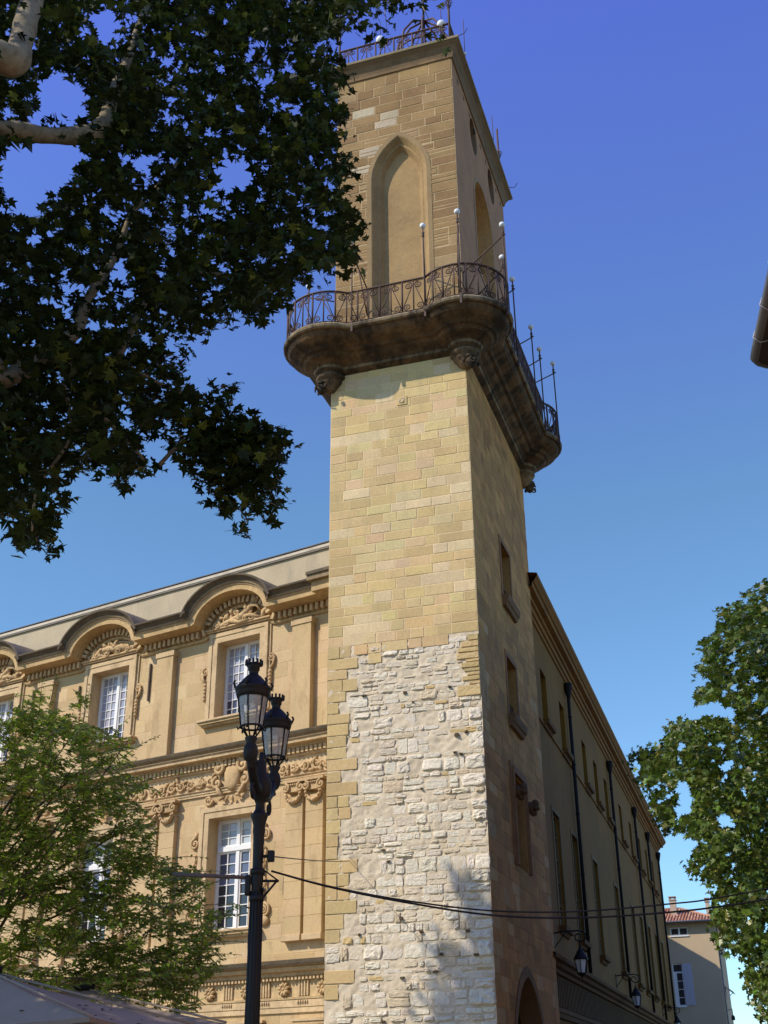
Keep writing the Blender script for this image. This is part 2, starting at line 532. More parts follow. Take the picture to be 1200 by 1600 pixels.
def volute(mb, mp, cx, cz, r, turns=1.6, th=.03, dirn=1, a0=0.0, d=.05, col=WHITE, n=5, seg=26, eye=True):
    pts, rr = [], []
    for i in range(seg + 1):
        t = i / seg
        a = a0 + dirn * 2 * PI * turns * t
        k = r * (1 - t) ** 1.0 + r * .12 * t
        pts.append(mp(cx + k * math.cos(a), cz + k * math.sin(a), d))
        rr.append(th * (1 - .5 * t))
    mb.tube(pts, rr, n, col)
    if eye: mb.ball(mp(cx, cz, d), th * 1.1, 6, 4, col)

FRONT = lambda a, z, d: (a, -d, z)
SIDE = lambda a, z, d: (d, a, z)

# ------------------------------------------------------------------ ground
g = MB()
gs = 24
for i in range(gs):
    for j in range(gs):
        a, b = -300 + 600 * i / gs, -200 + 600 * j / gs
        w = 600 / gs
        g.quad((a, b, 0), (a + w, b, 0), (a + w, b + w, 0), (a, b + w, 0))
tag(g.build('ground', M['ground']), kind='structure')

# ------------------------------------------------------------------ clock tower
TO = (2.32428, 27.90337, 0)
tower = thing('clock_tower', 'tall square stone clock tower with curved iron balcony and white rubble low on its front', 'tower', TO, -AT)
PALE, TAN, GREYP, WHI = (.675, .51, .265), (.585, .43, .20), (.675, .525, .30), (.76, .68, .525)
MORT = (.70, .545, .315)
def pal_shaft(x, z, edge):
    u = random.random()
    p = .60 if edge else (.34 if z > 15.5 else .16)
    if u < p: return jit(TAN, .10)
    if u > .86: return jit(GREYP, .06)
    return jit(tuple(a + (b - a) * random.random() * .8 for a, b in zip(PALE, TAN)), .05)
s = MB()
ZT = 20.40
masonry(s, FRONT, -4.0, 0.0, 12.05, ZT, (.255, .315), (.34, .82), pal_shaft, d=.007, g=.014, mortar=MORT)
# left quoins of the rubble stage
z = 0.0
RUB = []
while z < 12.05 - .02:
    h = random.uniform(.26, .34)
    if z + h > 12.05 - .15: h = 12.05 - z
    if z > 4.6 or random.random() < .35:
        w = random.choice((.36, .5, .62, .78)) + random.uniform(-.05, .05)
        if w > .6 and random.random() < .5:
            block(s, FRONT, -4.0, -4 + w * .5, z, z + h, .012, .014, jit(TAN, .1)); block(s, FRONT, -4 + w * .5, -4 + w, z, z + h, .012, .014, jit(TAN, .1))
        else:
            block(s, FRONT, -4.0, -4 + w, z, z + h, .012, .014, jit(TAN, .1))
    else: w = 0
    RUB.append((z, z + h, -4 + w))
    z += h
# mortar bed behind the rubble, slightly uneven
nx, nz = 90, 270
gv = []
for j in range(nz + 1):
    for i in range(nx + 1):
        x, zz = -4 + 4 * i / nx, 12.05 * j / nz
        e = 0 if i in (0, nx) or j in (0, nz) else 1
        d = e * (.022 * mnoise.noise((x * 2.2, zz * 2.2, 3)) + .022 * mnoise.noise((x * 6, zz * 8, 9)) + .016 * mnoise.noise((x * 13, zz * 17, 5)))
        gv.append((x, .006 - d, zz))
s.add(gv, [(j * (nx + 1) + i, j * (nx + 1) + i + 1, (j + 1) * (nx + 1) + i + 1, (j + 1) * (nx + 1) + i) for j in range(nz) for i in range(nx)], (.665, .56, .395), True)
x = -3.3
while x < -.3:
    w_ = random.uniform(.35, .75)
    if random.random() < .5:
        hh_ = random.choice((.29, .29, .56))
        for k in range(int(round(hh_ / .28))): block(s, FRONT, x, min(x + w_, -.05), 12.05 - .28 * (k + 1), 12.05 - .28 * k, .018, .014, pal_shaft(x, 12, False))
    x += w_
# the other three sides
WIN = [(3.25, 4.45, 14.25, 15.95), (3.15, 4.4, 10.78, 12.45), (3.05, 4.5, 6.85, 9.15)]
PASS = lancet(3.55, 1.75, 2.2, 2.05, 0.0)
strips = arch_strips(PASS, 14, .02)
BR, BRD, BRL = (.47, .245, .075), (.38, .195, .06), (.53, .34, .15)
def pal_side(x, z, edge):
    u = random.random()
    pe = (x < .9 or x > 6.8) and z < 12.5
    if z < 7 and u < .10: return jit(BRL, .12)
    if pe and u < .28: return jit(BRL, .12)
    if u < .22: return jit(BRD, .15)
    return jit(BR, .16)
holes_side = WIN + strips
side = MB()
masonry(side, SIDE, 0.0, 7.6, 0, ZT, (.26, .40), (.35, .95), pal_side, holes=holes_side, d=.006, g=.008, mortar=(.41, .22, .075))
s.quad((-4, 7.6, 0), (-4, 0, 0), (-4, 0, ZT), (-4, 7.6, ZT), (.45, .36, .22))
s.quad((0, 7.6, 0), (-4, 7.6, 0), (-4, 7.6, ZT), (0, 7.6, ZT), (.4, .3, .19))
s.quad((-4, 0, ZT), (0, 0, ZT), (0, 7.6, ZT), (-4, 7.6, ZT), (.4, .3, .19))
s.build('shaft', M['tower'], tower)
# window reveals and the passage on the side wall
for (a, b, c, e) in WIN:
    dp = .5
    side.quad((0, a, c), (-dp, a, c), (-dp, a, e), (0, a, e), BRD)
    side.quad((0, b, c), (-dp, b, c), (-dp, b, e), (0, b, e), BRD)
    side.quad((0, a, e), (-dp, a, e), (-dp, b, e), (0, b, e), BRD)
    side.quad((0, a, c), (-dp, a, c), (-dp, b, c), (0, b, c), BRD)
ring2(side, SIDE, lancet(3.55, 1.98, 2.2, 2.3, 0), lancet(3.55, 1.75, 2.2, 2.05, 0), .03, .03, (.22, .12, .055), closed=False)
ring2(side, SIDE, lancet(3.55, 1.98, 2.2, 2.3, 0), lancet(3.55, 1.98, 2.2, 2.3, 0), .03, -.01, (.17, .09, .045), closed=False)
ring2(side, SIDE, lancet(3.55, 1.75, 2.2, 2.05, 0), lancet(3.55, 1.45, 2.2, 1.75, 0, n=9), .03, -.45, (.17, .09, .045), closed=False)
ring2(side, SIDE, lancet(3.55, 1.45, 2.2, 1.75, 0), lancet(3.55, 1.45, 2.2, 1.75, 0), -.45, -3.9, (.05, .03, .018), closed=False)  # tunnel sides coloured near black, standing in for the shade inside
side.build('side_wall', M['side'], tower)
# rubble stones on the front
rb = MB()
z = 0.02
while z < 12.0:
    big = random.random() < .35
    h = random.uniform(.25, .40) if big else random.uniform(.10, .22)
    if z > 9.5: h *= .8
    h = min(h, 12.0 - z)
    if h < .07: break
    xl = -4.0
    for (a, b, w) in RUB:
        if a < z + h and b > z: xl = max(xl, w)
    x = xl + random.uniform(.03, .12)
    # rough white corner stone
    xr = -.02
    if z < 10.3 and h > .2:
        cw = random.uniform(.3, .62)
        rock(rb, FRONT, xr - cw, xr + random.uniform(.0, .045), z + .01, z + h - .012, random.uniform(.02, .055), jit(WHI, .07), .5, 20)
        xr -= cw + .02
    elif z >= 10.3:
        cw = random.uniform(.25, .6)
        block(rb, FRONT, -cw, 0, z, z + h, .03, .014, jit(TAN, .1))
        xr -= cw
    while x < xr - .10:
        w = random.uniform(.16, .62) if h > .24 else random.uniform(.11, .48)
        if x + w > xr - .06: w = xr - x
        u = random.random()
        dens = .92 if z < 10.8 else .72
        if u < dens:
            zz0, zz1 = z + random.uniform(0, .03), z + h - random.uniform(.005, .04)
            v = random.random()
            c = WHI if v < .60 else ((.69, .59, .43) if v < .84 else ((.66, .54, .36) if v < .975 else (.60, .44, .20)))
            hh = random.choice((.001, .003, .006, .009, .013, .022)) * random.uniform(.7, 1.4)
            if h > .26 and w > .2 and random.random() < .3:
                k = random.uniform(.4, .6)
                rock(rb, FRONT, x, x + w - .02, zz0, zz0 + (zz1 - zz0) * k - .01, hh, jit(c, .08), .6)
                rock(rb, FRONT, x + random.uniform(-.02, .03), x + w - .03, zz0 + (zz1 - zz0) * k + .01, zz1, hh, jit(c, .08), .6)
            else:
                rock(rb, FRONT, x, x + w - random.uniform(.0, .03), zz0, zz1, hh, jit(c, .08), random.uniform(.35, .75))
        x += w
    z += h
for _ in range(26):   # shallow holes drawn as small pebbles, their inner shade put into dark colour
    x, zz = random.uniform(-3.2, -.4), random.uniform(.5, 11.6)
    rock(rb, FRONT, x, x + random.uniform(.05, .12), zz, zz + random.uniform(.04, .08), .05, jit((.20, .15, .09), .2), .5, 10)
rb.build('rubble_facing', M['rubble'], tower)
# the little carved tablet below the balcony
tb = MB()
tb.box(-2.02, -1.72, -.03, .01, 18.98, 19.26, jit(TAN, .02), .01)
for q in (((-1.94, 19.18), (-1.94, 19.06)), ((-1.94, 19.06), (-1.82, 19.06)), ((-1.82, 19.06), (-1.82, 19.2)), ((-1.82, 19.2), (-1.88, 19.2))):
    tb.tube([FRONT(*q[0], .035), FRONT(*q[1], .035)], .016, 5, (.62, .53, .40))
tb.build('carved_tablet', M['tower'], tower)

# side windows
for i, (a, b, c, e) in enumerate(WIN):
    fr = MB()
    t = .06
    for (q0, q1, q2, q3) in ((a, a + t, c, e), (b - t, b, c, e), (a + t, b - t, c, c + t), (a + t, b - t, e - t, e), ((a + b) / 2 - .03, (a + b) / 2 + .03, c + t, e - t), (a + t, b - t, c + (e - c) * .62, c + (e - c) * .62 + .05)):
        fr.box(-.46, -.40, q0, q1, q2, q3)
    w = fr.build('window', M['dark_wood'], tower)
    gl = MB(); gl.quad((-.47, a, c), (-.47, b, c), (-.47, b, e), (-.47, a, e), (.035, .035, .04)); gl.build('pane', M['pane'], w)
    bars = MB()
    if i < 2:
        for k in range(6):
            y = a + .1 + (b - a - .2) * k / 5
            bars.tube([(-.12, y, c), (-.12, y, c + .5)], .012, 4)
        bars.tube([(-.12, a, c + .5), (-.12, b, c + .5)], .014, 4)
        bars.build('guard_rail', M['iron'], w)
    su = MB()
    bc = (.27, .14, .06)
    if i == 2:
        for (o, d) in ((.30, .05), (.17, .10)):
            su.box(-.01, d, a - o, a - o + .13, c - .02, e + o, bc); su.box(-.01, d, b + o - .13, b + o, c - .02, e + o, bc); su.box(-.01, d, a - o + .13, b + o - .13, e + o - .13, e + o, bc)
    else:
        su.box(-.01, .03, a - .14, a, c, e + .14, bc); su.box(-.01, .03, b, b + .14, c, e + .14, bc); su.box(-.01, .03, a, b, e, e + .14, bc)
        pr = [(-.01, c - .34), (.10, c - .32), (.14, c - .22), (.17, c - .2), (.20, c - .10), (.21, c - .002), (-.01, c - .002)]
        su.loft([[(p[0], a - .12, p[1]) for p in pr], [(p[0], b + .22, p[1]) for p in pr]], (.20, .11, .05), caps=True)
    su.build('window_surround', M['side'], tower)
for (y, zz) in ((3.15, 8.72), (4.72, 8.62)):
    h = MB()
    h.tube([(-.02, y, zz - .05), (.14, y, zz), (.26, y, zz + .02)], [.12, .16, .10], 8, (.12, .065, .03))
    h.ball((.26, y, zz + .07), (.11, .12, .13), 9, 7, (.12, .065, .03)); h.ball((.3, y - .09, zz - .05), .07, 7, 5, (.12, .065, .03)); h.ball((.3, y + .08, zz - .03), .065, 7, 5, (.10, .055, .025)); h.ball((.2, y, zz - .16), (.10, .11, .09), 7, 5, (.10, .055, .025))
    h.build('carved_head', M['side'], tower)

# ---- upper stage (belfry)
BX0, BX1, BY0, BY1, BZ1 = -3.90, -.001, .02, 7.52, 31.74
bel = MB()
BT, BB, BG = (.30, .19, .08), (.245, .148, .062), (.33, .222, .108)
def pal_bel(x, z, edge):
    u = random.random()
    if u < .035: return jit((.42, .345, .23), .1)
    return jit(BT if u < .62 else BB if u < .88 else BG, .08)
NCX = -1.845
NO = lancet(NCX, .90, 27.35, 1.62, ZT)
FB = lambda a, z, d: (a, BY0 - d, z)
masonry(bel, FB, BX0, BX1, ZT, BZ1, (.32, .42), (.45, 1.05), pal_bel, holes=arch_strips(NO, 40, .01), d=.009, g=.026, mortar=(.445, .32, .17))
def nich(off, d): return [FB(a, zz, d) for (a, zz) in lancet(NCX, .90, 27.35, 1.62, ZT, off)]
seq = [(-.14, -.01), (-.14, .018), (0, .018), (.03, -.005), (.15, -.17), (.20, -.17), (.22, -.20), (.30, -.34), (.34, -.36)]
cs = [(.28, .19, .09)] * 2 + [(.33, .22, .10)] * 7
bel.loft([nich(o, d) for (o, d) in seq], (.39, .29, .155), closed=False, cols=cs)
bel.poly(nich(.34, -.36), (.34, .225, .10))
# side face with the clock arch and two oval openings
SB = lambda a, z, d: (BX1 + d, a, z)
SC = (.40, .215, .10)
oval = lambda cy: [(cy + .48 * math.cos(2 * PI * i / 28), 30.88 + .74 * math.sin(2 * PI * i / 28)) for i in range(28)]
CA = roundarch(3.72, 1.26, 28.05, 25.2)
CAc = CA + [(2.46 + .4 * k, 25.2) for k in (1, 2, 3, 4, 5)]
for rc in ((BY0, BY1, ZT, 25.0), (BY0, 1.6, 25.0, 29.6), (5.8, BY1, 25.0, 29.6), (BY0, 1.9, 29.6, BZ1), (3.7, 4.4, 29.6, BZ1), (6.3, BY1, 29.6, BZ1)):
    bel.quad(SB(rc[0], rc[2], 0), SB(rc[1], rc[2], 0), SB(rc[1], rc[3], 0), SB(rc[0], rc[3], 0), SC)
holed_panel(bel, SB, (1.6, 5.8, 25.0, 29.6), CAc, SC)
for cy, a, b in ((2.8, 1.9, 3.7), (5.4, 4.4, 6.3)):
    holed_panel(bel, SB, (a, b, 29.6, BZ1), oval(cy), SC)
    ring2(bel, SB, oval(cy), oval(cy), 0, -.55, (.25, .165, .10))
    bel.poly([SB(p[0], p[1], -.55) for p in oval(cy)], (.06, .05, .04))
for (o0, o1, d0, d1, c) in ((-.12, 0, .02, .02, (.36, .24, .13)), (-.12, -.12, 0, .02, (.3, .2, .12)), (0, .04, .02, -.22, (.46, .27, .10)), (.04, .15, -.22, -.22, (.36, .20, .08)), (.15, .18, -.22, -.56, (.46, .26, .09))):  # warm light put into the colours of the reveal rings
    ring2(bel, SB, roundarch(3.72, 1.26, 28.05, 25.2, o0), roundarch(3.72, 1.26, 28.05, 25.2, o1), d0, d1, c, closed=False)
bel.quad((BX0, BY1, ZT), (BX0, BY0, ZT), (BX0, BY0, BZ1), (BX0, BY1, BZ1), BT)
bel.quad((BX0, BY1, ZT), (BX1, BY1, ZT), (BX1, BY1, BZ1), (BX0, BY1, BZ1), BB)
for i in range(9):   # flat dark patches under the cornice: drips, and putlog holes' shade as colour
    y = .7 + i * .78
    bel.box(BX1 - .02, BX1 + .006, y, y + .16, 31.35, 31.5, (.10, .07, .045))
bel.build('belfry', M['belfry'], tower)
inner = roundarch(3.72, 1.26, 28.05, 25.2, .18)
panel = MB()
panel.poly([SB(p[0], p[1], -.56) for p in inner])
dp = panel.build('clock_panel', M['dial'], tower)
cd = MB()
cz = 26.35
ringp = [(BX1 - .54, 3.72 + .82 * math.cos(2 * PI * i / 32), cz + .82 * math.sin(2 * PI * i / 32)) for i in range(32)]
cd.poly(ringp, (.10, .13, .28))
cd.tube(ringp, .05, 6, (.30, .22, .10), closed=True)
for k in range(12):
    a = 2 * PI * k / 12
    cd.tube([(BX1 - .52, 3.72 + .58 * math.cos(a), cz + .58 * math.sin(a)), (BX1 - .52, 3.72 + .74 * math.cos(a), cz + .74 * math.sin(a))], .022, 4, (.6, .5, .25))
cd.tube([(BX1 - .50, 3.72, cz), (BX1 - .50, 3.95, cz + .45)], .02, 4, (.6, .5, .25))
cd.tube([(BX1 - .50, 3.72, cz), (BX1 - .50, 3.35, cz + .1)], .025, 4, (.6, .5, .25))
cd.build('clock_dial', M['carved'], tower)

# cornice of the tower
def ring_rect(off, z, x0=BX0, x1=BX1, y0=BY0, y1=BY1):
    return [(x0 - off, y0 - off, z), (x1 + off, y0 - off, z), (x1 + off, y1 + off, z), (x0 - off, y1 + off, z)]
cn = MB()
pr = [(-.02, BZ1 - .04), (.05, BZ1 - .02), (.07, BZ1 + .07), (.11, BZ1 + .2), (.2, BZ1 + .36), (.29, BZ1 + .44), (.29, BZ1 + .47), (.33, BZ1 + .48), (.34, BZ1 + .55), (.32, BZ1 + .585), (-.3, BZ1 + .585)]
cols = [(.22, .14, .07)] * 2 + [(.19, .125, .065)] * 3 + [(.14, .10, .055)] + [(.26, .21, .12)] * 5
for e in range(4):
    n = 14
    for k in range(len(pr) - 1):
        A, B = ring_rect(*pr[k]), ring_rect(*pr[k + 1])
        a0, a1, b0, b1 = A[e], A[(e + 1) % 4], B[e], B[(e + 1) % 4]
        for i in range(n):
            t0, t1 = i / n, (i + 1) / n
            lp = lambda p, q, t: tuple(p[m] + (q[m] - p[m]) * t for m in range(3))
            cn.quad(lp(a0, a1, t0), lp(a0, a1, t1), lp(b0, b1, t1), lp(b0, b1, t0), jit(cols[k], .10))
cn.poly(ring_rect(-.3, BZ1 + .585), (.3, .25, .18))
cn.build('cornice', M['belfry'], tower)
RZ = BZ1 + .585

# ---- balcony
CX0, CX1, CY0, CY1 = -4.0, 0.0, 0.0, 7.6
def outline(p, r, na=16, ns=6):
    r = max(r, p + .02)
    k = math.sqrt(max(r * r - p * p, 1e-6))
    k = min(k, 1.9)
    a = math.asin(min(1, p / r))
    pts = []
    # corner, start angle, end angle (counter-clockwise): front-right, back-right, back-left, front-left
    for (cx, cy, base) in ((CX1, CY0, -PI / 2), (CX1, CY1, 0), (CX0, CY1, PI / 2), (CX0, CY0, PI)):
        mid = base + PI / 4
        half = PI / 4 + (PI / 2 - a)
        arc = [(cx + r * math.cos(mid - half + 2 * half * i / na), cy + r * math.sin(mid - half + 2 * half * i / na)) for i in range(na + 1)]
        if pts:
            q = pts[-1]
            for i in range(1, ns): pts.append((q[0] + (arc[0][0] - q[0]) * i / ns, q[1] + (arc[0][1] - q[1]) * i / ns))
        pts += arc
    q, z0 = pts[-1], pts[0]
    for i in range(1, ns): pts.append((q[0] + (z0[0] - q[0]) * i / ns, q[1] + (z0[1] - q[1]) * i / ns))
    return pts
lev = [(20.30, .0, .38), (20.36, .10, .43), (20.40, .17, .48), (20.48, .19, .50), (20.50, .22, .54), (20.56, .27, .62), (20.64, .39, .77), (20.72, .47, .84), (20.75, .56, .91),
       (20.82, .62, .97), (20.90, .77, 1.10), (20.98, .90, 1.22), (21.06, .96, 1.27), (21.13, .98, 1.29), (21.15, 1.05, 1.36), (21.19, 1.09, 1.40), (21.26, 1.10, 1.41), (21.31, 1.07, 1.385), (21.33, 1.02, 1.34), (21.33, .90, 1.22)]
bal = MB()
DK, MD, LT = (.075, .046, .022), (.135, .078, .034), (.24, .175, .095)
M2 = (.155, .092, .042)
bcols = [MD, M2, LT, M2, MD, MD, M2, MD, MD, MD, M2, MD, MD, M2, LT, LT, (.30, .25, .16), LT, LT]
for k in range(len(lev) - 1):
    A, B = outline(*lev[k][1:]), outline(*lev[k + 1][1:])
    bal.loft([[(p[0], p[1], lev[k][0]) for p in A], [(p[0], p[1], lev[k + 1][0]) for p in B]], bcols[k], smooth=lev[k][1] > .25)
top = outline(*lev[-1][1:])
bal.poly([(p[0], p[1], 21.329) for p in top], (.3, .25, .18))
bal.build('balcony', M['moulding'], tower)
for (cx, cy) in ((CX0, CY0), (CX1, CY0), (CX1, CY1), (CX0, CY1)):
    cb = MB()
    cb.lathe([(.38, 20.31), (.42, 20.28), (.435, 20.23), (.41, 20.17), (.35, 20.14), (.34, 20.08), (.31, 20.02), (.25, 19.95), (.19, 19.86), (.10, 19.79), (.02, 19.77)], (cx, cy), 20, (.22, .145, .075))
    o = cb.build('corbel', M['moulding'], tower)
    sx, sy = (1 if cx > -2 else -1), (1 if cy > 3 else -1)
    hd = MB()
    hx, hy = cx + sx * .20, cy + sy * .20
    hd.ball((hx, hy, 19.86), (.15, .15, .19), 12, 9, (.11, .08, .05))
    hd.ball((hx + sx * .14, hy + sy * .14, 19.84), (.045, .045, .06), 7, 5, (.15, .11, .07))
    for t in (-1, 1):
        hd.ball((hx + sx * .11 - t * sy * .07, hy + sy * .11 + t * sx * .07, 19.90), .035, 6, 5, (.18, .14, .1)); hd.ball((hx - t * sy * .17, hy + t * sx * .17, 19.86), (.05, .05, .08), 6, 5, (.10, .075, .05))
    hd.tube([(hx + sx * .12 - sy * .06, hy + sy * .12 + sx * .06, 19.76), (hx + sx * .16, hy + sy * .16, 19.755), (hx + sx * .12 + sy * .06, hy + sy * .12 - sx * .06, 19.76)], .022, 5, (.15, .11, .07))
    hd.lathe([(.16, 19.98), (.17, 20.05), (.10, 20.09)], (hx, hy), 10, (.10, .075, .045))
    hd.build('carved_head', M['moulding'], o)

def resample(path, step, closed=True):
    P = [Vector((*p, 0)) for p in path]
    if closed: P.append(P[0])
    L = [0]
    for a, b in zip(P[:-1], P[1:]): L.append(L[-1] + (b - a).length)
    n = max(1, round(L[-1] / step))
    out = []
    i = 0
    for k in range(n + (0 if closed else 1)):
        d = L[-1] * k / n
        while i < len(L) - 2 and L[i + 1] < d: i += 1
        t = (d - L[i]) / max(1e-9, L[i + 1] - L[i])
        out.append(P[i].lerp(P[i + 1], t))
    return out

def railing(mb, path, z0, h, step, closed=True, style=0):
    fine = resample(path, .12, closed)
    mb.tube([(p.x, p.y, z0 + h) for p in fine], .034, 5, closed=closed)
    mb.tube([(p.x, p.y, z0 + .05) for p in fine], .022, 4, closed=closed)
    mb.tube([(p.x, p.y, z0 + h - .06) for p in fine], .009, 3, closed=closed)
    ps = resample(path, step, closed)
    n = len(ps)
    for i in range(n):
        p = ps[i]
        mb.tube([(p.x, p.y, z0), (p.x, p.y, z0 + h)], .022 if i % 2 else .030, 4)
        if not closed and i == n - 1: break
        q = ps[(i + 1) % n]
        u = (q - p); w = u.length; u.normalize()
        mp = lambda a, z, d=0: (p.x + u.x * a, p.y + u.y * a, z0 + z)
        r = min(w * .36, .125)
        up = (i % 2 == 0)
        sg = 1 if up else -1
        # big scroll at top and bottom, linked by a slanting bar
        ta, ba = (w - r - .03, r + .03) if up else (r + .03, w - r - .03)
        volute(mb, lambda a, z, d: mp(a, z), ta, h - .07 - r, r, 1.75, .024, -sg, PI / 2, 0, n=3, seg=18, eye=False)
        volute(mb, lambda a, z, d: mp(a, z), ba, .06 + r, r, 1.75, .024, -sg, -PI / 2, 0, n=3, seg=18, eye=False)
        mb.tube([mp(ta + sg * r, h - .07 - r), mp(ba - sg * r, .06 + r)], .017, 3)
rl = MB()
railing(rl, outline(1.0, 1.31), 21.33, 1.10, .335)
rl.build('balcony_railing', M['iron'], tower)
# globes on tall iron poles around the balcony
GP = [(-3.0, -1.06), (-.83, -1.08), (.27, -1.36), (1.36, -.40), (1.10, .62), (1.09, 2.19), (1.12, 4.88), (1.13, 6.23), (1.40, 7.24), (-4.98, .55), (-5.09, 3.3)]
WALLPT = [(-2.9, 0), (-1.1, 0), (-.1, 0), (0, .2), (0, 1.2), (0, 2.3), (0, 4.8), (0, 6.2), (0, 7.2), (-3.9, .4), (-3.9, 3.2)]
for i, ((x, y), (wx, wy)) in enumerate(zip(GP, WALLPT)):
    zt = 24.2 if i != 4 else 23.85
    po = MB()
    po.tube([(x, y, 21.0), (x, y, zt - .08)], .022, 6)
    po.lathe([(.02, zt - .42), (.045, zt - .38), (.03, zt - .3), (.05, zt - .26), (.02, zt - .22)], (x, y), 8)
    po.box(x - .03, x + .03, y - .03, y + .03, 21.02, 21.36)
    o = po.build('globe_pole', M['iron'], tower)
    gb = MB(); gb.ball((x, y, zt), .088, 14, 10); gb.build('globe', M['globe'], o)
    st = MB()
    ex = (x + (x - wx) * .06, y + (y - wy) * .06)
    st.tube([(wx, wy, zt - .95), (ex[0], ex[1], zt - .38)], .022, 5)
    st.tube([(wx, wy, zt - 1.9), (wx + (x - wx) * .55, wy + (y - wy) * .55, zt - .68)], .018, 5)
    st.tube([(wx, wy, zt - .95), (wx, wy, zt - 1.95)], .018, 4)
    st.build('stay', M['iron'], o)

# roof railing and the iron bell cage on top
rr = MB()
RX0, RX1, RY0, RY1 = BX0 + .05, BX1 - .02, BY0 + .03, BY1 - .05
railing(rr, [(RX0, RY0), (RX1, RY0)], RZ, 1.0, .33, closed=False)
railing(rr, [(RX1, RY0), (RX1, RY1)], RZ, 1.0, .33, closed=False)
railing(rr, [(RX1, RY1), (RX0, RY1)], RZ, 1.0, .33, closed=False)
railing(rr, [(RX0, RY1), (RX0, RY0)], RZ, 1.0, .33, closed=False)
rr.build('roof_railing', M['iron'], tower)
for (x, y, sx, sy) in ((RX1, RY0, 1, -1), (RX0, RY0, -1, -1), (RX1, RY1, 1, 1), (RX0, RY1, -1, 1)):
    p = MB()
    p.tube([(x, y, RZ - .05), (x, y, RZ + 3.2)], .04, 6)
    for k in range(6):
        a = PI / 3 * k
        p.tube([(x, y, RZ + 1.75), (x + .13 * math.cos(a), y + .13 * math.sin(a), RZ + 1.9), (x + .10 * math.cos(a), y + .10 * math.sin(a), RZ + 2.05), (x + .02 * math.cos(a), y + .02 * math.sin(a), RZ + 2.0)], .016, 4)
    p.ball((x, y, RZ + 1.72), .06, 8, 6)
    p.tube([(x, y, RZ + .3), (x + sx * .5, y + sy * .12, RZ + .22), (x + sx * .62, y + sy * .12, RZ + .42)], .016, 4)
    p.build('corner_post', M['iron'], tower)
for (x, y, s_, zz) in ((-2.42, .1, .15, RZ + 1.12), (-.30, .1, .15, RZ + 1.1), (.25, 1.0, .055, RZ + .5), (.20, 5.4, .06, RZ + .3)):
    gp = MB(); gp.tube([(x, y, RZ - .05), (x, y, zz)], .02, 5)
    if s_ < .1: gp.tube([(x, y, zz), (x, y, zz + 1.6)], .012, 4)
    if s_ > .1: gp.tube([(x, y, zz), (x, y, zz + .8)], .014, 4)
    o = gp.build('globe_pole', M['iron'], tower)
    gb = MB(); gb.ball((x, y, zz), s_, 14, 10); gb.build('globe', M['globe'], o)
cg = MB()
bx, by = -1.55, 2.6
for k in range(8):
    a = 2 * PI * k / 8 + .2
    ca, sa = math.cos(a), math.sin(a)
    cg.tube([(bx + 1.1 * ca, by + 1.1 * sa, RZ), (bx + 1.1 * ca, by + 1.1 * sa, RZ + 2.4), (bx + .95 * ca, by + .95 * sa, RZ + 3.3), (bx + .5 * ca, by + .5 * sa, RZ + 4.1), (bx, by, RZ + 4.4)], .04, 5)
    mpc = lambda u, z, d: (bx + (1.1) * math.cos(a + u), by + 1.1 * math.sin(a + u), z)
    for zz in (.45, 1.1, 1.75):
        volute(cg, mpc, .2, RZ + zz, .2, 1.6, .016, 1 if k % 2 else -1, 0, 0, n=4, seg=16)
        volute(cg, mpc, .55, RZ + zz + .25, .2, 1.6, .016, -1 if k % 2 else 1, PI, 0, n=4, seg=16)
for zz in (.1, .75, 1.5, 2.4):
    cg.tube([(bx + 1.1 * math.cos(2 * PI * i / 24), by + 1.1 * math.sin(2 * PI * i / 24), RZ + zz) for i in range(24)], .03, 5, closed=True)
cg.tube([(bx, by, RZ + 4.3), (bx, by, RZ + 6)], .04, 5)
cgo = cg.build('bell_cage', M['iron'], tower)
bl = MB()
bl.lathe([(.02, RZ + 2.75), (.28, RZ + 2.7), (.36, RZ + 2.5), (.42, RZ + 2.1), (.52, RZ + 1.8), (.62, RZ + 1.65), (.60, RZ + 1.62), (.4, RZ + 1.9)], (bx, by), 20, (1.2, 1.3, 1.1))
bl.build('bell', M['zinc'], cgo)

# ------------------------------------------------------------------ town hall
hall = thing('town_hall', 'sunlit golden stone town hall with arched pediments and paned windows beside the tower', 'building', (-1.03, 30.651, 0), -(AF + PI / 2))
FC, FC2, FC3 = (.535, .385, .20), (.50, .352, .178), (.575, .42, .235)
CV = (.535, .37, .19)
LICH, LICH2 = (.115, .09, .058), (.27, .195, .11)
BAY = [-3.76, -8.80, -13.84, -18.9]
FX0, FX1 = -22.0, .35
UW = (11.35, 13.64, .78)
LW = (5.60, 8.53, .75)
def pal_fac(x, z, edge):
    u = random.random()
    return jit(FC if u < .5 else FC2 if u < .78 else FC3, .08)
holes = []
for c in BAY:
    holes.append((c - UW[2], c + UW[2], UW[0], UW[1])); holes.append((c - LW[2], c + LW[2], LW[0], LW[1]))
w = MB()
masonry(w, FRONT, FX0, FX1, 0, 14.4, (.36, .44), (.55, 1.25), pal_fac, holes=holes, d=.004, g=.007, mortar=(.53, .375, .19))
for h in holes:
    a, b, c, e = h
    for (p, q, r_, t_) in (((a, 0, c), (a, .46, c), (a, .46, e), (a, 0, e)), ((b, 0, c), (b, 0, e), (b, .46, e), (b, .46, c)), ((a, 0, e), (a, .46, e), (b, .46, e), (b, 0, e)), ((a, 0, c), (b, 0, c), (b, .46, c), (a, .46, c))):
        w.quad(p, q, r_, t_, FC)
w.quad((FX0, 8.6, 0), (FX0, 0, 0), (FX0, 0, 14.4), (FX0, 8.6, 14.4), FC)
w.quad((FX1, 8.6, 0), (FX0, 8.6, 0), (FX0, 8.6, 14.4), (FX1, 8.6, 14.4), FC)
w.build('wall', M['facade'], hall)
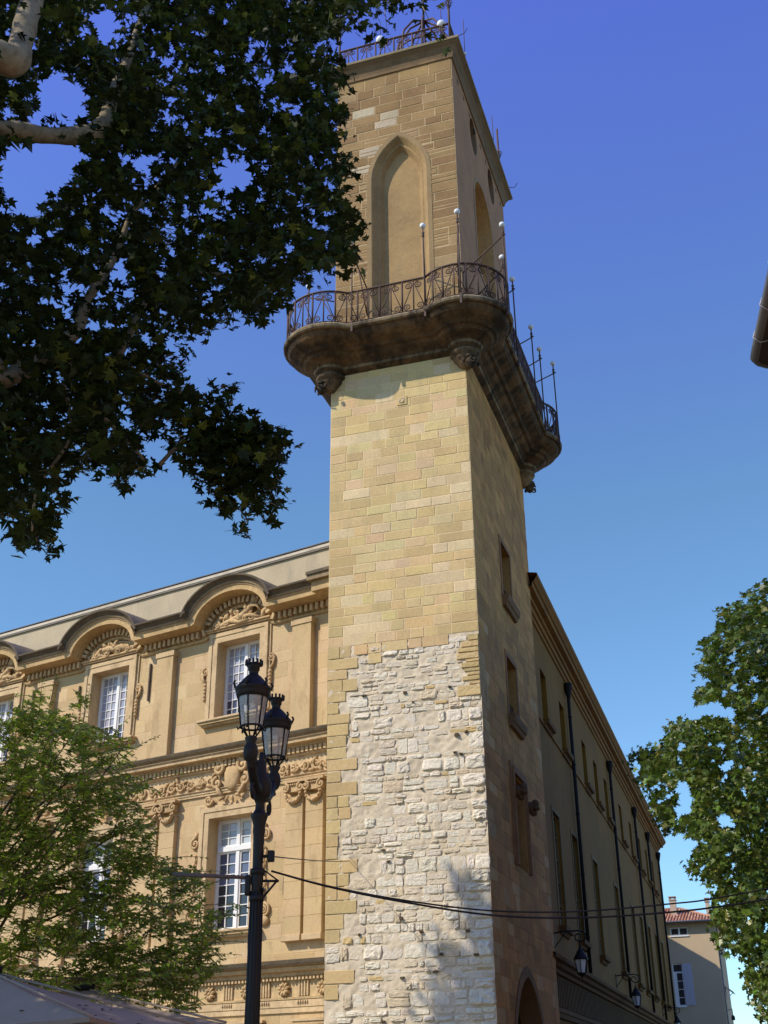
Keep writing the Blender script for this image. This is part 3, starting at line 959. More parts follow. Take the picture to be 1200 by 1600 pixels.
# attic wall and coping
a_ = MB()
a_.box(FX0, FX1, .28, 8.2, 14.3, 15.92, (.47, .385, .25))
a_.build('attic', M['attic'], hall)
cp = MB()
cp.box(FX0, FX1, .22, 8.3, 15.922, 15.95, (.22, .20, .17)); cp.box(FX0, FX1, .20, 8.3, 15.953, 16.08, (.60, .52, .40), .02)
cp.box(FX0, FX1, .17, 8.3, 16.083, 16.11, (.12, .115, .12))
cp.build('coping', M['attic'], hall)

# entablature that rises over each upper window
def pedi_path():
    pts = [(FX0, 14.14)]
    for c in sorted(BAY):
        A, H = 1.27, .80
        pts.append((c - A - .5, 14.14)); pts.append((c - A - .10, 14.142)); pts.append((c - A - .03, 14.17))
        for i in range(0, 29):
            a = PI - PI * i / 28
            sx, sz = math.cos(a), math.sin(a)
            if sz < .10: continue
            pts.append((c + A * sx, 14.14 + H * sz))
        pts.append((c + A + .03, 14.17)); pts.append((c + A + .10, 14.142)); pts.append((c + A + .5, 14.14))
    pts.append((FX1, 14.14))
    return pts
PP = pedi_path()
ent = MB()
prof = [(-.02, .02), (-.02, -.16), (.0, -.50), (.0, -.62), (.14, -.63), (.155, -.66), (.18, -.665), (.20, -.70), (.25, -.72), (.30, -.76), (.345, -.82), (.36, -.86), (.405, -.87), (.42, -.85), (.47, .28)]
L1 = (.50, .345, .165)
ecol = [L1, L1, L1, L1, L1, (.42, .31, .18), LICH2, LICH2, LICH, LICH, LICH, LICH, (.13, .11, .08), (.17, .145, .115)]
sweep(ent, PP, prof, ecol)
# bed moulding under the dentils
sweep(ent, PP, [(-.34, .02), (-.34, -.06), (-.30, -.09), (-.27, -.09), (-.25, -.05), (-.03, -.05)], col=L1)
# forward break of the cornice beside the tower
ent.box(-.62, FX1, -1.17, -.70, 14.50, 14.59, LICH); ent.box(-.62, FX1, -1.12, -.7, 14.35, 14.50, LICH2); ent.box(-.55, FX1, -.98, -.695, 14.07, 14.35, L1)
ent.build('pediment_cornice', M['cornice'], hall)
de = MB()
P2 = [Vector((p[0], 0, p[1])) for p in PP]
acc, nxt = 0.0, 0.0
for a, b in zip(P2[:-1], P2[1:]):
    l = (b - a).length
    t = (b - a) / l
    nv = Vector((-t.z, 0, t.x))
    while nxt < acc + l:
        p = a + t * (nxt - acc) + nv * -.235
        h, wd = nv * .20, t * .095
        v = []
        for yy in (.0, -.20):
            for q in (p, p + wd, p + wd + h, p + h): v.append((q.x, yy, q.z))
        de.add(v, [(0, 1, 2, 3), (4, 7, 6, 5), (0, 4, 5, 1), (1, 5, 6, 2), (2, 6, 7, 3), (3, 7, 4, 0)], jit(FC3, .05))
        nxt += .185
    acc += l
de.build('dentils', M['carved'], hall)

def leafy(mb, x, z, s, a, col, d=.08):
    """small curled acanthus leaf"""
    c, sn = math.cos(a), math.sin(a)
    pts = [FRONT(x + s * t * c - s * .18 * math.sin(t * 3) * sn, z + s * t * sn + s * .18 * math.sin(t * 3) * c, d * (.6 + .5 * math.sin(t * PI))) for t in (0, .25, .5, .75, 1)]
    mb.tube(pts, [s * .10, s * .22, s * .24, s * .17, s * .06], 6, col)

for ib, c in enumerate(BAY):
    # tympanum carving
    rv = MB()
    zb = 14.02
    mir = -1 if ib % 2 == 0 else 1
    body = [(-.75, .06), (-.45, .14), (-.1, .20), (.2, .26), (.42, .42), (.55, .62)] if ib % 2 == 0 else [(-.8, .04), (-.5, .22), (-.15, .30), (.15, .22), (.45, .25), (.75, .1)]
    rv.tube([FRONT(c + x, zb + z, .16) for x, z in body], [.05, .08, .10, .11, .10, .07], 8, CV)
    if ib % 2 == 0:
        rv.ball(FRONT(c + .60, zb + .66, .16), (.11, .10, .12), 9, 7, CV); rv.tube([FRONT(c + .5, zb + .5, .2), FRONT(c + .72, zb + .46, .2), FRONT(c + .8, zb + .3, .16)], [.06, .05, .04], 6, CV)
        rv.tube([FRONT(c - .2, zb + .18, .2), FRONT(c + .1, zb + .05, .2), FRONT(c + .45, zb + .08, .18)], [.08, .07, .05], 6, CV); rv.tube([FRONT(c + .2, zb + .22, .18), FRONT(c + .5, zb + .2, .2), FRONT(c + .85, zb + .06, .14)], [.07, .07, .05], 6, CV)
    else:
        for k in range(7): rv.tube([FRONT(c + .1 + k * .09, zb + .42 - .02 * k, .12), FRONT(c + .2 + k * .1, zb + .3 - .03 * k, .18), FRONT(c + .18 + k * .11, zb + .06, .14)], [.03, .045, .03], 5, CV)
        volute(rv, FRONT, c - .25, zb + .16, .16, 1.3, .045, 1, 0, .16, CV, 6, 18)
    for (vx, vz, vr, dr) in ((-.55, .16, .15, 1), (-.12, .12, .13, -1), (.38, .16, .14, 1), (.02, .40, .11, 1), (.72, .12, .11, -1)):
        volute(rv, FRONT, c + mir * vx, zb + vz, vr, 1.4, .036, dr, PI / 2, .20, jit(CV, .05), 6, 16)
    for k in range(9):
        leafy(rv, c + random.uniform(-.5, .5), zb + random.uniform(.1, .38), random.uniform(.16, .26), R(random.uniform(0, 180)), jit(CV, .06), .22)
    for k in range(13):
        x = c - .92 + k * .153
        leafy(rv, x, zb + .02 + .18 * math.sin(PI * k / 12) * random.random(), random.uniform(.22, .40), R(random.uniform(20, 160)), jit(CV, .06), .14)
    rv.build('carved_relief', M['carved'], hall)
    # tympanum ground
    ty = MB()
    arc = [(c + 1.04 * math.cos(PI * i / 20), 14.02 + .55 * math.sin(PI * i / 20)) for i in range(21)]
    ty.poly([FRONT(p[0], p[1], .012) for p in arc], FC2)
    ty.build('tympanum', M['facade'], hall)
    for kind, (z0, z1, hw) in (('u', UW), ('l', LW)):
        su = MB()
        zt = z1 + .32
        oh = .30 if kind == 'u' else .29
        for (o, d0) in ((oh + .07, .05), (oh, .11), (oh - .12, .085)):
            i_ = o - .13 if d0 != .085 else 0
            i_ = {.05: oh, .11: oh - .12, .085: 0}[d0]
            su.box(c - hw - o, c - hw - i_, -d0, .01, z0 - .02, z1 + o, jit(FC3, .02)); su.box(c + hw + i_, c + hw + o, -d0, .01, z0 - .02, z1 + o, jit(FC3, .02))
            su.box(c - hw - i_, c + hw + i_, -d0, .01, z1 + i_, z1 + o, jit(FC3, .02))
        if kind == 'u':
            su.box(c - hw - .42, c + hw + .42, -.20, .01, z1 + .375, z1 + .44, CV, .015); su.box(c - hw - .38, c + hw + .38, -.15, .01, z1 + .33, z1 + .375, CV)
        su.build('window_surround', M['carved'], hall)
        si = MB()
        zs = z0 - .022
        e = .50 if kind == 'u' else .40
        si.box(c - hw - e, c + hw + e, -.26, .05, zs - .07, zs, FC3, .015); si.box(c - hw - e + .04, c + hw + e - .04, -.21, .05, zs - .13, zs - .07, FC); si.box(c - hw - e + .1, c + hw + e - .1, -.14, .05, zs - .19, zs - .13, FC)
        if kind == 'l':
            for sgn in (-1, 1):
                si.box(c + sgn * (hw + .2) - .11, c + sgn * (hw + .2) + .11, -.10, .01, zs - .5, zs - .19, FC)
        si.build('window_sill', M['carved'], hall)
        # joinery
        fr = MB()
        y0, y1 = .34, .40
        f_ = .055
        fr.box(c - hw, c - hw + f_, y0, y1, z0, z1); fr.box(c + hw - f_, c + hw, y0, y1, z0, z1); fr.box(c - hw + f_, c + hw - f_, y0, y1, z0, z0 + f_); fr.box(c - hw + f_, c + hw - f_, y0, y1, z1 - f_, z1)
        pns = []
        secs = [(z0 + f_, z1 - f_, 8)] if kind == 'u' else [(z0 + f_, 7.66, 7), (7.80, z1 - f_, 3)]
        if kind == 'l': fr.box(c - hw + f_, c + hw - f_, y0 - .05, y1, 7.66, 7.80, WHITE, .01)
        for (q0, q1, rows) in secs:
            fr.box(c - .05, c + .05, y0 - .03, y1 - .005, q0, q1)
            for sgn in (-1, 1):
                xa, xb = (c - hw + f_, c - .05) if sgn < 0 else (c + .05, c + hw - f_)
                st = .045
                fr.box(xa, xa + st, y0 + .005, y1 - .01, q0, q1); fr.box(xb - st, xb, y0 + .005, y1 - .01, q0, q1); fr.box(xa + st, xb - st, y0 + .005, y1 - .01, q0, q0 + st); fr.box(xa + st, xb - st, y0 + .005, y1 - .01, q1 - st, q1)
                xa += st; xb -= st
                za, zc = q0 + st, q1 - st
                nc = 3 if kind == 'u' else 2
                pn = MB(); pns.append(pn)
                mw = .024
                for k in range(1, nc):
                    xm = xa + (xb - xa) * k / nc
                    fr.box(xm - mw / 2, xm + mw / 2, y0 + .012, y1 - .016, za, zc)
                for k in range(1, rows):
                    zm = za + (zc - za) * k / rows
                    fr.box(xa, xb, y0 + .016, y1 - .02, zm - mw / 2, zm + mw / 2)
                for k in range(rows):
                    for m_ in range(nc):
                        xx0, xx1 = xa + (xb - xa) * m_ / nc, xa + (xb - xa) * (m_ + 1) / nc
                        zz0, zz1 = za + (zc - za) * k / rows, za + (zc - za) * (k + 1) / rows
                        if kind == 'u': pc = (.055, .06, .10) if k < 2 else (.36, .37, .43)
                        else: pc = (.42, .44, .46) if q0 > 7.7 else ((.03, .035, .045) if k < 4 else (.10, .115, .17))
                        tl = random.uniform(-.006, .006)
                        pn.quad((xx0, y1 - .015 + tl, zz0), (xx1, y1 - .015 - tl, zz0), (xx1, y1 - .015 - tl, zz1), (xx0, y1 - .015 + tl, zz1), jit(pc, .15))
        fo = fr.build('window', M['white_wood'], hall)
        for pn in pns: pn.build('pane', M['pane'], fo)
        # scroll consoles each side
        for sgn in (-1, 1):
            sc = MB()
            x = c + sgn * (hw + (.40 if kind == 'u' else .42))
            if kind == 'u':
                volute(sc, FRONT, x + sgn * .02, 12.82, .12, 1.5, .035, -sgn, PI / 2, .06, CV, 6)
                sc.tube([FRONT(x + sgn * .13, 12.82, .06), FRONT(x + sgn * .1, 12.62, .06), FRONT(x + sgn * .0, 12.5, .06)], [.04, .045, .05], 6, CV)
                for k in range(5): sc.ball(FRONT(x, 12.42 - k * .11, .06), (.075 - .006 * k, .07, .07), 7, 5, CV)
            else:
                volute(sc, FRONT, x + sgn * .04, 7.90, .15, 1.7, .04, -sgn, PI / 2, .06, CV, 6)
                for k in range(12):
                    leafy(sc, x + sgn * .04 * math.sin(k), 7.62 - k * .115, .17, R(-90 + 25 * math.sin(k * 1.9)), jit(CV, .06), .08)
                volute(sc, FRONT, x + sgn * .06, 5.98, .18, 1.9, .042, -sgn, PI / 2, .06, CV, 6)
                sc.ball(FRONT(x + sgn * .06, 5.72, .05), (.17, .08, .13), 8, 6, CV)
                sc.tube([FRONT(x, 8.2, .05), FRONT(x, 8.05, .05)], .05, 6, CV)
            sc.build('scroll_console', M['carved'], hall)

# pilasters, upper and lower storeys
for pc in (-1.25, -6.29, -11.33, -16.4):
    up = MB()
    up.box(pc - .5, pc + .15, -.19, .01, 10.50, 13.72, FC, .008)
    up.box(pc - .54, pc + .19, -.22, .01, 13.55, 13.722, FC3, .01)
    up.build('pilaster', M['facade'], hall)
    for (xa, xb) in ((pc - .60, pc - .045), (pc + .045, pc + .60)):
        p = MB()
        z = 5.3
        while z < 8.75:
            h = min(.43, 8.75 - z)
            p.box(xa, xb, -.15, .01, z, z + h - .003, jit(FC, .05), .006)
            z += h
        p.box(xa - .05, xb + .05 if xb < pc else xb + .05, -.14, .01, 5.16, 5.297, FC3, .012) if False else p.box(xa - .02, xb + .02, -.20, .01, 5.14, 5.297, FC3, .012)
        po = p.build('pilaster', M['facade'], hall)
        cpt = MB()
        cpt.box(xa - .06, xb + .06, -.25, .01, 9.10, 9.18, CV, .01)
        cpt.box(xa + .02, xb - .02, -.19, .01, 8.86, 9.10, CV, .01)
        xm = (xa + xb) / 2
        for k in range(7): cpt.ball(FRONT(xa + .08 + (xb - xa - .16) * k / 6, 9.05, .215), .032, 6, 4, CV)
        for sgn in (-1, 1): volute(cpt, FRONT, xm + sgn * .24, 8.97, .12, 1.6, .035, sgn, PI / 2, .225, CV, 6)
        sw = [FRONT(xm + .24 * math.cos(PI + PI * i / 10), 8.86 + .27 * math.sin(PI + PI * i / 10), .20) for i in range(11)]
        cpt.tube(sw, [.03 + .035 * math.sin(PI * i / 10) for i in range(11)], 7, jit(CV, .05))
        for q in sw[1:-1]: cpt.ball((q[0] + random.uniform(-.02, .02), q[1] - .04, q[2] + random.uniform(-.02, .02)), .04, 6, 4, jit(CV, .08))
        cpt.build('capital', M['carved'], po)
# iron wall anchors
for (x, za, zb) in ((-7.17, 12.35, 13.52), (-10.12, 12.6, 13.35), (-1.90, 6.30, 6.75), (-12.2, 12.4, 13.5)):
    q = MB(); q.box(x - .025, x + .025, -.07, -.02, za, zb); q.box(x - .04, x + .04, -.05, .0, (za + zb) / 2 - .03, (za + zb) / 2 + .03)
    q.build('wall_anchor', M['iron'], hall)
# middle entablature
me_ = MB()
SP = [(FX0, 0.0), (FX1, 0.0)]
def band(mb, z0, prof, cols=None, col=FC):
    sweep(mb, [(FX0, z0), (FX1, z0)], prof, cols, col)
band(me_, 9.18, [(0, .01), (0, -.06), (.06, -.065), (.063, -.085), (.12, -.09), (.123, -.11), (.14, -.13), (.15, -.13), (.15, -.04), (.66, -.04)], col=FC3)
band(me_, 9.83, [(0, -.03), (.02, -.10), (.05, -.11), (.22, -.11), (.24, -.16), (.28, -.17), (.30, -.38), (.38, -.39), (.40, -.43), (.44, -.43), (.50, -.50), (.56, -.52), (.58, -.52), (.66, .01)],
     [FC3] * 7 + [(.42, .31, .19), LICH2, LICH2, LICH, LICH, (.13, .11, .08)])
me_.build('middle_cornice', M['cornice'], hall)
dn = MB()
x = FX0 + .05
while x < FX1 - .1:
    dn.box(x, x + .085, -.20, -.08, 9.90, 10.04, jit(FC3, .05)); x += .145
dn.build('dentils', M['carved'], hall)
fz = MB()
x = FX0
k = 0
run = False
while x < FX1 - .2:
    d_ = 1 if k % 2 else -1
    if not any(abs(x + .2 - c) < .62 for c in BAY):
        volute(fz, FRONT, x + .2, 9.56, .15, 1.5, .042, d_, PI * (k % 2), .075, jit(CV, .05), 6, 18)
        for m_ in range(4): leafy(fz, x + random.uniform(0, .4), 9.42 + random.uniform(0, .25), random.uniform(.14, .24), random.uniform(0, 2 * PI), jit(CV, .07), .08)
        run = True
    elif run:
        fz.build('carved_frieze', M['carved'], hall); fz = MB(); run = False
    x += .36; k += 1
fz.build('carved_frieze', M['carved'], hall)
for c in BAY:
    ct = MB()
    sh = [(0, .52), (.26, .47), (.36, .25), (.34, 0), (.26, -.28), (0, -.42), (-.26, -.28), (-.34, 0), (-.36, .25), (-.26, .47)]
    rings = []
    for (k, d) in ((1.0, .02), (1.0, .15), (.82, .22), (.5, .25), (.1, .26)):
        rings.append([FRONT(c + .02 + x * k * .78, 9.54 + z * k * .82, d * .72) for x, z in sh])
    ct.loft(rings, CV, smooth=True, caps=True)
    for sgn in (-1, 1):
        volute(ct, FRONT, c + sgn * .42, 9.86, .20, 1.4, .07, sgn, PI / 2, .16, CV, 7)
        volute(ct, FRONT, c + sgn * .48, 9.46, .17, 1.4, .06, -sgn, PI / 2, .13, CV, 7)
        ct.tube([FRONT(c + sgn * .5, 9.4, .12), FRONT(c + sgn * .4, 9.2, .14), FRONT(c + sgn * .26, 9.08, .12)], [.05, .07, .05], 6, CV)
        volute(ct, FRONT, c + sgn * .78, 9.03, .15, 1.5, .05, sgn, 0, .09, CV, 6)
    for k in range(5): leafy(ct, c - .22 + k * .11, 10.06, .28, R(140 - 25 * k), CV, .22)
    for k in range(4): leafy(ct, c - .2 + k * .13, 9.06, .2, R(200 + 45 * k), CV, .18)
    ct.tube([FRONT(c - .36, 10.10, .18), FRONT(c, 10.2, .22), FRONT(c + .36, 10.10, .18)], [.07, .10, .07], 7, CV)
    ct.build('cartouche', M['carved'], hall)
# lower entablature with triglyphs and rosettes
le = MB()
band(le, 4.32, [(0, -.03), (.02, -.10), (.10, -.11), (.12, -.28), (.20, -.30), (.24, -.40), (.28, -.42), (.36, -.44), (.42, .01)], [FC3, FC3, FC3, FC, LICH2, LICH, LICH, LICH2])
band(le, 3.80, [(0, .01), (0, -.07), (.05, -.08), (.06, -.03), (.54, -.03)], col=FC)
band(le, 3.50, [(0, .01), (0, -.05), (.12, -.05), (.13, -.07), (.28, -.07), (.30, .01)], col=FC3)
le.build('lower_cornice', M['cornice'], hall)
x = FX1 - .55
tg = MB()
dn = MB()
xx = FX0
while xx < FX1: dn.box(xx, xx + .06, -.155, -.09, 4.24, 4.315, jit(FC3, .05)); xx += .11
dn.build('dentils', M['carved'], hall)
i = 0
while x > FX0:
    tg = MB()
    for k in range(4): tg.box(x + k * .085, x + k * .085 + .055, -.075, -.035, 3.87, 4.24, FC3, .008)
    for k in range(5): tg.lathe([(.012, 3.78), (.024, 3.70)], (x + .01 + k * .07, -.085), 6, (.60, .45, .27))
    tg.build('triglyph', M['carved'], hall)
    rs = MB()
    cx = x - .42
    for k in range(9):
        a = 2 * PI * k / 9
        rs.tube([FRONT(cx + .05 * math.cos(a), 4.04 + .05 * math.sin(a), .10), FRONT(cx + .12 * math.cos(a + .2), 4.04 + .12 * math.sin(a + .2), .12), FRONT(cx + .17 * math.cos(a + .35), 4.04 + .17 * math.sin(a + .35), .06)], [.03, .045, .03], 5, CV)
    rs.ball(FRONT(cx, 4.04, .10), .05, 7, 5, CV)
    if i < 12: rs.build('rosette', M['carved'], hall)
    x -= 1.18; i += 1
lo = MB()
for (xa, xb) in ((-1.55, -.5), (-5.2, -2.4)):
    lo.box(xa, xb, -.14, .01, 3.30, 3.36, FC3); lo.box(xa + .05, xb - .05, -.11, .01, 3.22, 3.30, CV)
    lo.box(xa - .02, xa + .14, -.08, .01, 0, 3.22, FC3); lo.box(xb - .14, xb + .02, -.08, .01, 0, 3.22, FC3)
lo.build('door_moulding', M['carved'], hall)

# ------------------------------------------------------------------ long street building
street = thing('street_building', 'long shaded ochre building with dark downpipes running along the street behind the tower', 'building', (2.166, 27.955, 0), -AS)
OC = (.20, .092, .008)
TW = [10.38, 14.24, 19.67, 23.04, 26.42, 31.97, 36.3, 40.7, 44.6, 48.4]
LWY = [10.80, 14.72, 19.98, 26.69, 33.14, 37.0, 41.2, 45.2, 49.0]
SY0, SY1 = 7.3, 53.6
hs = [(y, y + 1.15, 12.66, 14.47) for y in TW] + [(y, y + 1.35, 6.30, 9.83) for y in LWY]
sw_ = MB()
rects = [(SY0, SY1, 0, 15.9)]
for h in hs: rects = rect_sub(rects, h)
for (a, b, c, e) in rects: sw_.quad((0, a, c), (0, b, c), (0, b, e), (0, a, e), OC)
for (a, b, c, e) in hs:
    d = .28 if c > 10 else .15
    sw_.quad((0, a, c), (-d, a, c), (-d, a, e), (0, a, e), OC); sw_.quad((0, b, c), (0, b, e), (-d, b, e), (-d, b, c), OC); sw_.quad((0, a, e), (-d, a, e), (-d, b, e), (0, b, e), OC); sw_.quad((0, a, c), (0, b, c), (-d, b, c), (-d, a, c), OC)
sw_.quad((-14, SY1, 0), (0, SY1, 0), (0, SY1, 15.9), (-14, SY1, 15.9), OC)
sw_.quad((-14, SY0, 0), (0, SY0, 0), (0, SY0, 15.9), (-14, SY0, 15.9), OC)
sw_.quad((-14, SY0, 0), (-14, SY1, 0), (-14, SY1, 15.9), (-14, SY0, 15.9), OC)
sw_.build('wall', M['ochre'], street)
sc_ = MB()
cpf = [(0, 15.72), (.06, 15.74), (.08, 15.84), (.14, 15.86), (.17, 15.98), (.24, 16.0), (.26, 16.10), (.42, 16.14), (.44, 16.28), (.49, 16.30), (.56, 16.40), (.60, 16.44), (.62, 16.54), (.60, 16.56), (-.3, 16.60)]
oc1, oc2 = (.24, .11, .022), (.13, .058, .012)
ring = lambda y: [(p[0], y, p[1]) for p in cpf]
mit = [(p[0], SY1 + max(p[0], 0), p[1]) for p in cpf]
ret = [(-14, SY1 + max(p[0], 0), p[1]) for p in cpf]
sc_.loft([ring(SY0), ring((SY0 + SY1) / 2), mit, ret], oc1, closed=False)
sc_.build('cornice', M['ochre'], street)
rf = MB()
rf.quad((.60, SY0, 16.565), (.60, SY1 + .6, 16.565), (-7, SY1 + .6, 17.9), (-7, SY0, 17.9), (.30, .12, .07)); rf.quad((-14.4, SY0, 16.56), (-14.4, SY1 + .6, 16.56), (-7, SY1 + .6, 17.9), (-7, SY0, 17.9), (.30, .12, .07))
rf.add([(.6, SY1 + .6, 16.56), (-7, SY1 + .6, 17.9), (-14.4, SY1 + .6, 16.56)], [(0, 1, 2)], OC)
rf.build('roof', M['tile'], street)
st_ = MB()
st_.loft([[(0, y, 12.43), (.05, y, 12.44), (.06, y, 12.52), (0, y, 12.54)] for y in (SY0, SY1)], oc1)
lg = [(0, 4.78), (.10, 4.80), (.12, 4.9), (.22, 4.94), (.26, 5.04), (.36, 5.08), (.38, 5.18), (.34, 5.20), (0, 5.30)]
st_.loft([[(p[0], y, p[1]) for p in lg] for y in (SY0, SY1)], oc2, closed=False)
lg2 = [(0, 3.60), (.08, 3.62), (.09, 3.74), (.12, 3.76), (.12, 3.88), (0, 3.9)]
st_.loft([[(p[0], y, p[1]) for p in lg2] for y in (SY0, SY1)], oc2, closed=False)
st_.build('string_courses', M['ochre'], street)
fl = MB()
y = SY0 + .1
while y < SY1 - .2:
    fl.box(-.01, .045, y, y + .15, 3.93, 4.74, (.11, .056, .017)); y += .29
fl.build('fluted_frieze', M['ochre'], street)
for (a, b, c, e) in hs:
    f = MB()
    low = c < 10
    t = .07
    X = .13 if low else 0.0
    f.box(X - .27, X - .21, a, a + t, c, e); f.box(X - .27, X - .21, b - t, b, c, e); f.box(X - .27, X - .21, a + t, b - t, e - t, e); f.box(X - .27, X - .21, a + t, b - t, c, c + t); f.box(X - .26, X - .205, (a + b) / 2 - .04, (a + b) / 2 + .04, c + t, e - t)
    for k in range(1, 5 if low else 3): f.box(X - .255, X - .22, a + t, b - t, c + (e - c) * k / (5 if low else 3) - .015, c + (e - c) * k / (5 if low else 3) + .015)
    if low: f.c = [(.20, .135, .05)] * len(f.c)
    wo = f.build('window', M['ochre'] if low else M['dark_wood'], street)
    p = MB(); p.quad((X - .262, a, c), (X - .262, b, c), (X - .262, b, e), (X - .262, a, e), (.10, .10, .09) if not low else (.09, .075, .05)); p.build('pane', M['pane'], wo)
    sl = MB()
    pr = [(-.02, c - .26), (.06, c - .25), (.10, c - .16), (.20, c - .13), (.22, c - .003), (-.02, c - .003)]
    sl.loft([[(q[0], a - .12, q[1]) for q in pr], [(q[0], b + .14, q[1]) for q in pr]], oc2, caps=True)
    sl.build('sill', M['ochre'], wo)
    su = MB()
    if low:
        for (q0, q1, q2, q3) in ((a - .13, a, c, e + .13), (b, b + .13, c, e + .13), (a, b, e, e + .13)): su.box(-.01, .025, q0, q1, q2, q3, (.19, .13, .055))
        su.build('window_surround', M['ochre'], wo)
for y in (16.02, 28.28, 38.72, 45.9, 52.7):
    p = MB()
    p.tube([(.12, y, 15.5), (.12, y, 5.35)], .065, 8)
    p.lathe([(.07, 15.05), (.09, 15.15), (.16, 15.45), (.17, 15.62), (.12, 15.64)], (.13, y), 8)
    for zz in (6.5, 8.6, 10.7, 12.5, 14.3): p.lathe([(.08, zz), (.08, zz + .06)], (.12, y), 8)
    p.build('downpipe', M['pipe'], street)

# unseen gabled block beyond the far end, added to cast the house's slanting shadow
caster = MB()
gx, gy0, gy1 = -2.55, 54.3, 59.7
W0, ZA, ZRIDGE, XR = gx, 15.7, 20.8, -10.5
caster.add([(W0, gy1, 0), (W0, gy1, ZA), (XR, gy1, ZRIDGE), (2 * XR - W0, gy1, ZA), (2 * XR - W0, gy1, 0), (W0, gy0, 0), (W0, gy0, ZA), (XR, gy0, ZRIDGE), (2 * XR - W0, gy0, ZA), (2 * XR - W0, gy0, 0)],
       [(0, 1, 2, 3, 4), (9, 8, 7, 6, 5), (0, 5, 6, 1), (1, 6, 7, 2), (2, 7, 8, 3), (3, 8, 9, 4)], OC)
caster.build('unseen_blocker', M['ochre'], street)

# ------------------------------------------------------------------ wall lanterns
def wall_lantern(y, label, L=.75, sc=1.0):
    a = AS
    ox, oy = 2.166 + math.sin(a) * y, 27.955 + math.cos(a) * y
    t = thing('wall_lantern', label, 'wall lantern', (ox, oy, 5.9), -a, 'wall lanterns along the street building')
    b = MB()
    b.box(0.002, .03, -.03, .03, -.42, .10)
    b.tube([(.02, 0, .03), (L * .3, 0, .06), (L, 0, .07), (L + .16, 0, .02), (L + .2, 0, -.1), (L + .14, 0, -.21), (L, 0, -.24), (L - .12, 0, -.17), (L - .12, 0, -.06), (L - .03, 0, -.01), (L + .05, 0, -.07), (L + .02, 0, -.14)], .022, 6)
    b.tube([(.02, 0, -.36), (L * .5, 0, .05)], .016, 5)
    b.tube([(L, 0, -.24), (L, 0, -.40)], .016, 5)
    b.build('bracket', M['black_iron'], t)
    h = MB()
    h.lathe([(.02, -.36), (.05, -.40), (.04, -.45), (.09, -.47), (.13, -.56), (.225, -.70), (.235, -.73), (.20, -.74)], (L, 0), 6, a0=PI / 6)
    for k in range(6):
        an = PI / 3 * k + PI / 6
        h.tube([(L + .20 * math.cos(an), .20 * math.sin(an), -.73), (L + .13 * math.cos(an), .13 * math.sin(an), -1.10)], .014, 4)
    h.lathe([(.13, -1.09), (.145, -1.11), (.10, -1.16), (.03, -1.18), (.03, -1.24), (.01, -1.25)], (L, 0), 6, a0=PI / 6)
    ho = h.build('lantern_body', M['black_iron'], t)
    g_ = MB(); g_.lathe([(.190, -.735), (.122, -1.095)], (L, 0), 6, smooth=False, a0=PI / 6)
    g_.build('lantern_glass', M['frost'], ho)
    return t
wall_lantern(9.45, 'black hexagonal wall lantern on a scrolled bracket nearest the tower')
wall_lantern(24.3, 'black hexagonal wall lantern hanging halfway along the shaded building, between its two drainpipes')
wall_lantern(45.2, 'small far wall lantern at the end of the shaded building, before the cream house')

# ------------------------------------------------------------------ cream house at the end of the street
house = thing('cream_house', 'cream rendered house with clay tile roof and lilac shutter at the end of the street', 'house', TO, -AT)
HX0, HX1, HY0, HY1, HZ = -9.0, 1.42, 64.0, 73.0, 12.62
hw_ = MB()
hh = [(-1.72, -.50, 11.80, 12.34), (-1.86, -1.16, 7.16, 9.92), (-5.2, -4.2, 7.16, 9.92), (-1.86, -.9, 2.8, 5.4)]
rects = [(HX0, HX1, 0, HZ)]
for h in hh: rects = rect_sub(rects, h)
for (a, b, c, e) in rects: hw_.quad((a, HY0, c), (b, HY0, c), (b, HY0, e), (a, HY0, e))
for (a, b, c, e) in hh:
    for p in (((a, c), (a, e)), ((a, e), (b, e)), ((b, e), (b, c)), ((b, c), (a, c))): hw_.quad((p[0][0], HY0, p[0][1]), (p[1][0], HY0, p[1][1]), (p[1][0], HY0 + .2, p[1][1]), (p[0][0], HY0 + .2, p[0][1]))
hw_.quad((HX1, HY0, 0), (HX1, HY1, 0), (HX1, HY1, HZ), (HX1, HY0, HZ)); hw_.quad((HX0, HY0, 0), (HX0, HY1, 0), (HX0, HY1, HZ), (HX0, HY0, HZ)); hw_.quad((HX0, HY1, 0), (HX1, HY1, 0), (HX1, HY1, HZ), (HX0, HY1, HZ))
hw_.build('wall', M['house'], house)
hr = MB()
ov = .48
TC = (.42, .20, .12)
ex0, ex1, ey0, ey1, ez = HX0 - ov, HX1 + ov - .1, HY0 - ov, HY1 + ov, HZ + .06
rzz, ry = 14.15, 68.5
rx0, rx1 = ex0 + 3.4, ex1 - 3.0
hr.box(ex0, ex1, ey0, ey1, ez - .10, ez, (.36, .27, .2))
hr.add([(ex0, ey0, ez + .004), (ex1, ey0, ez + .004), (ex1, ey1, ez + .004), (ex0, ey1, ez + .004), (rx0, ry, rzz), (rx1, ry, rzz)], [(0, 1, 5, 4), (1, 2, 5), (2, 3, 4, 5), (3, 0, 4)], TC)
x = ex0 + .1
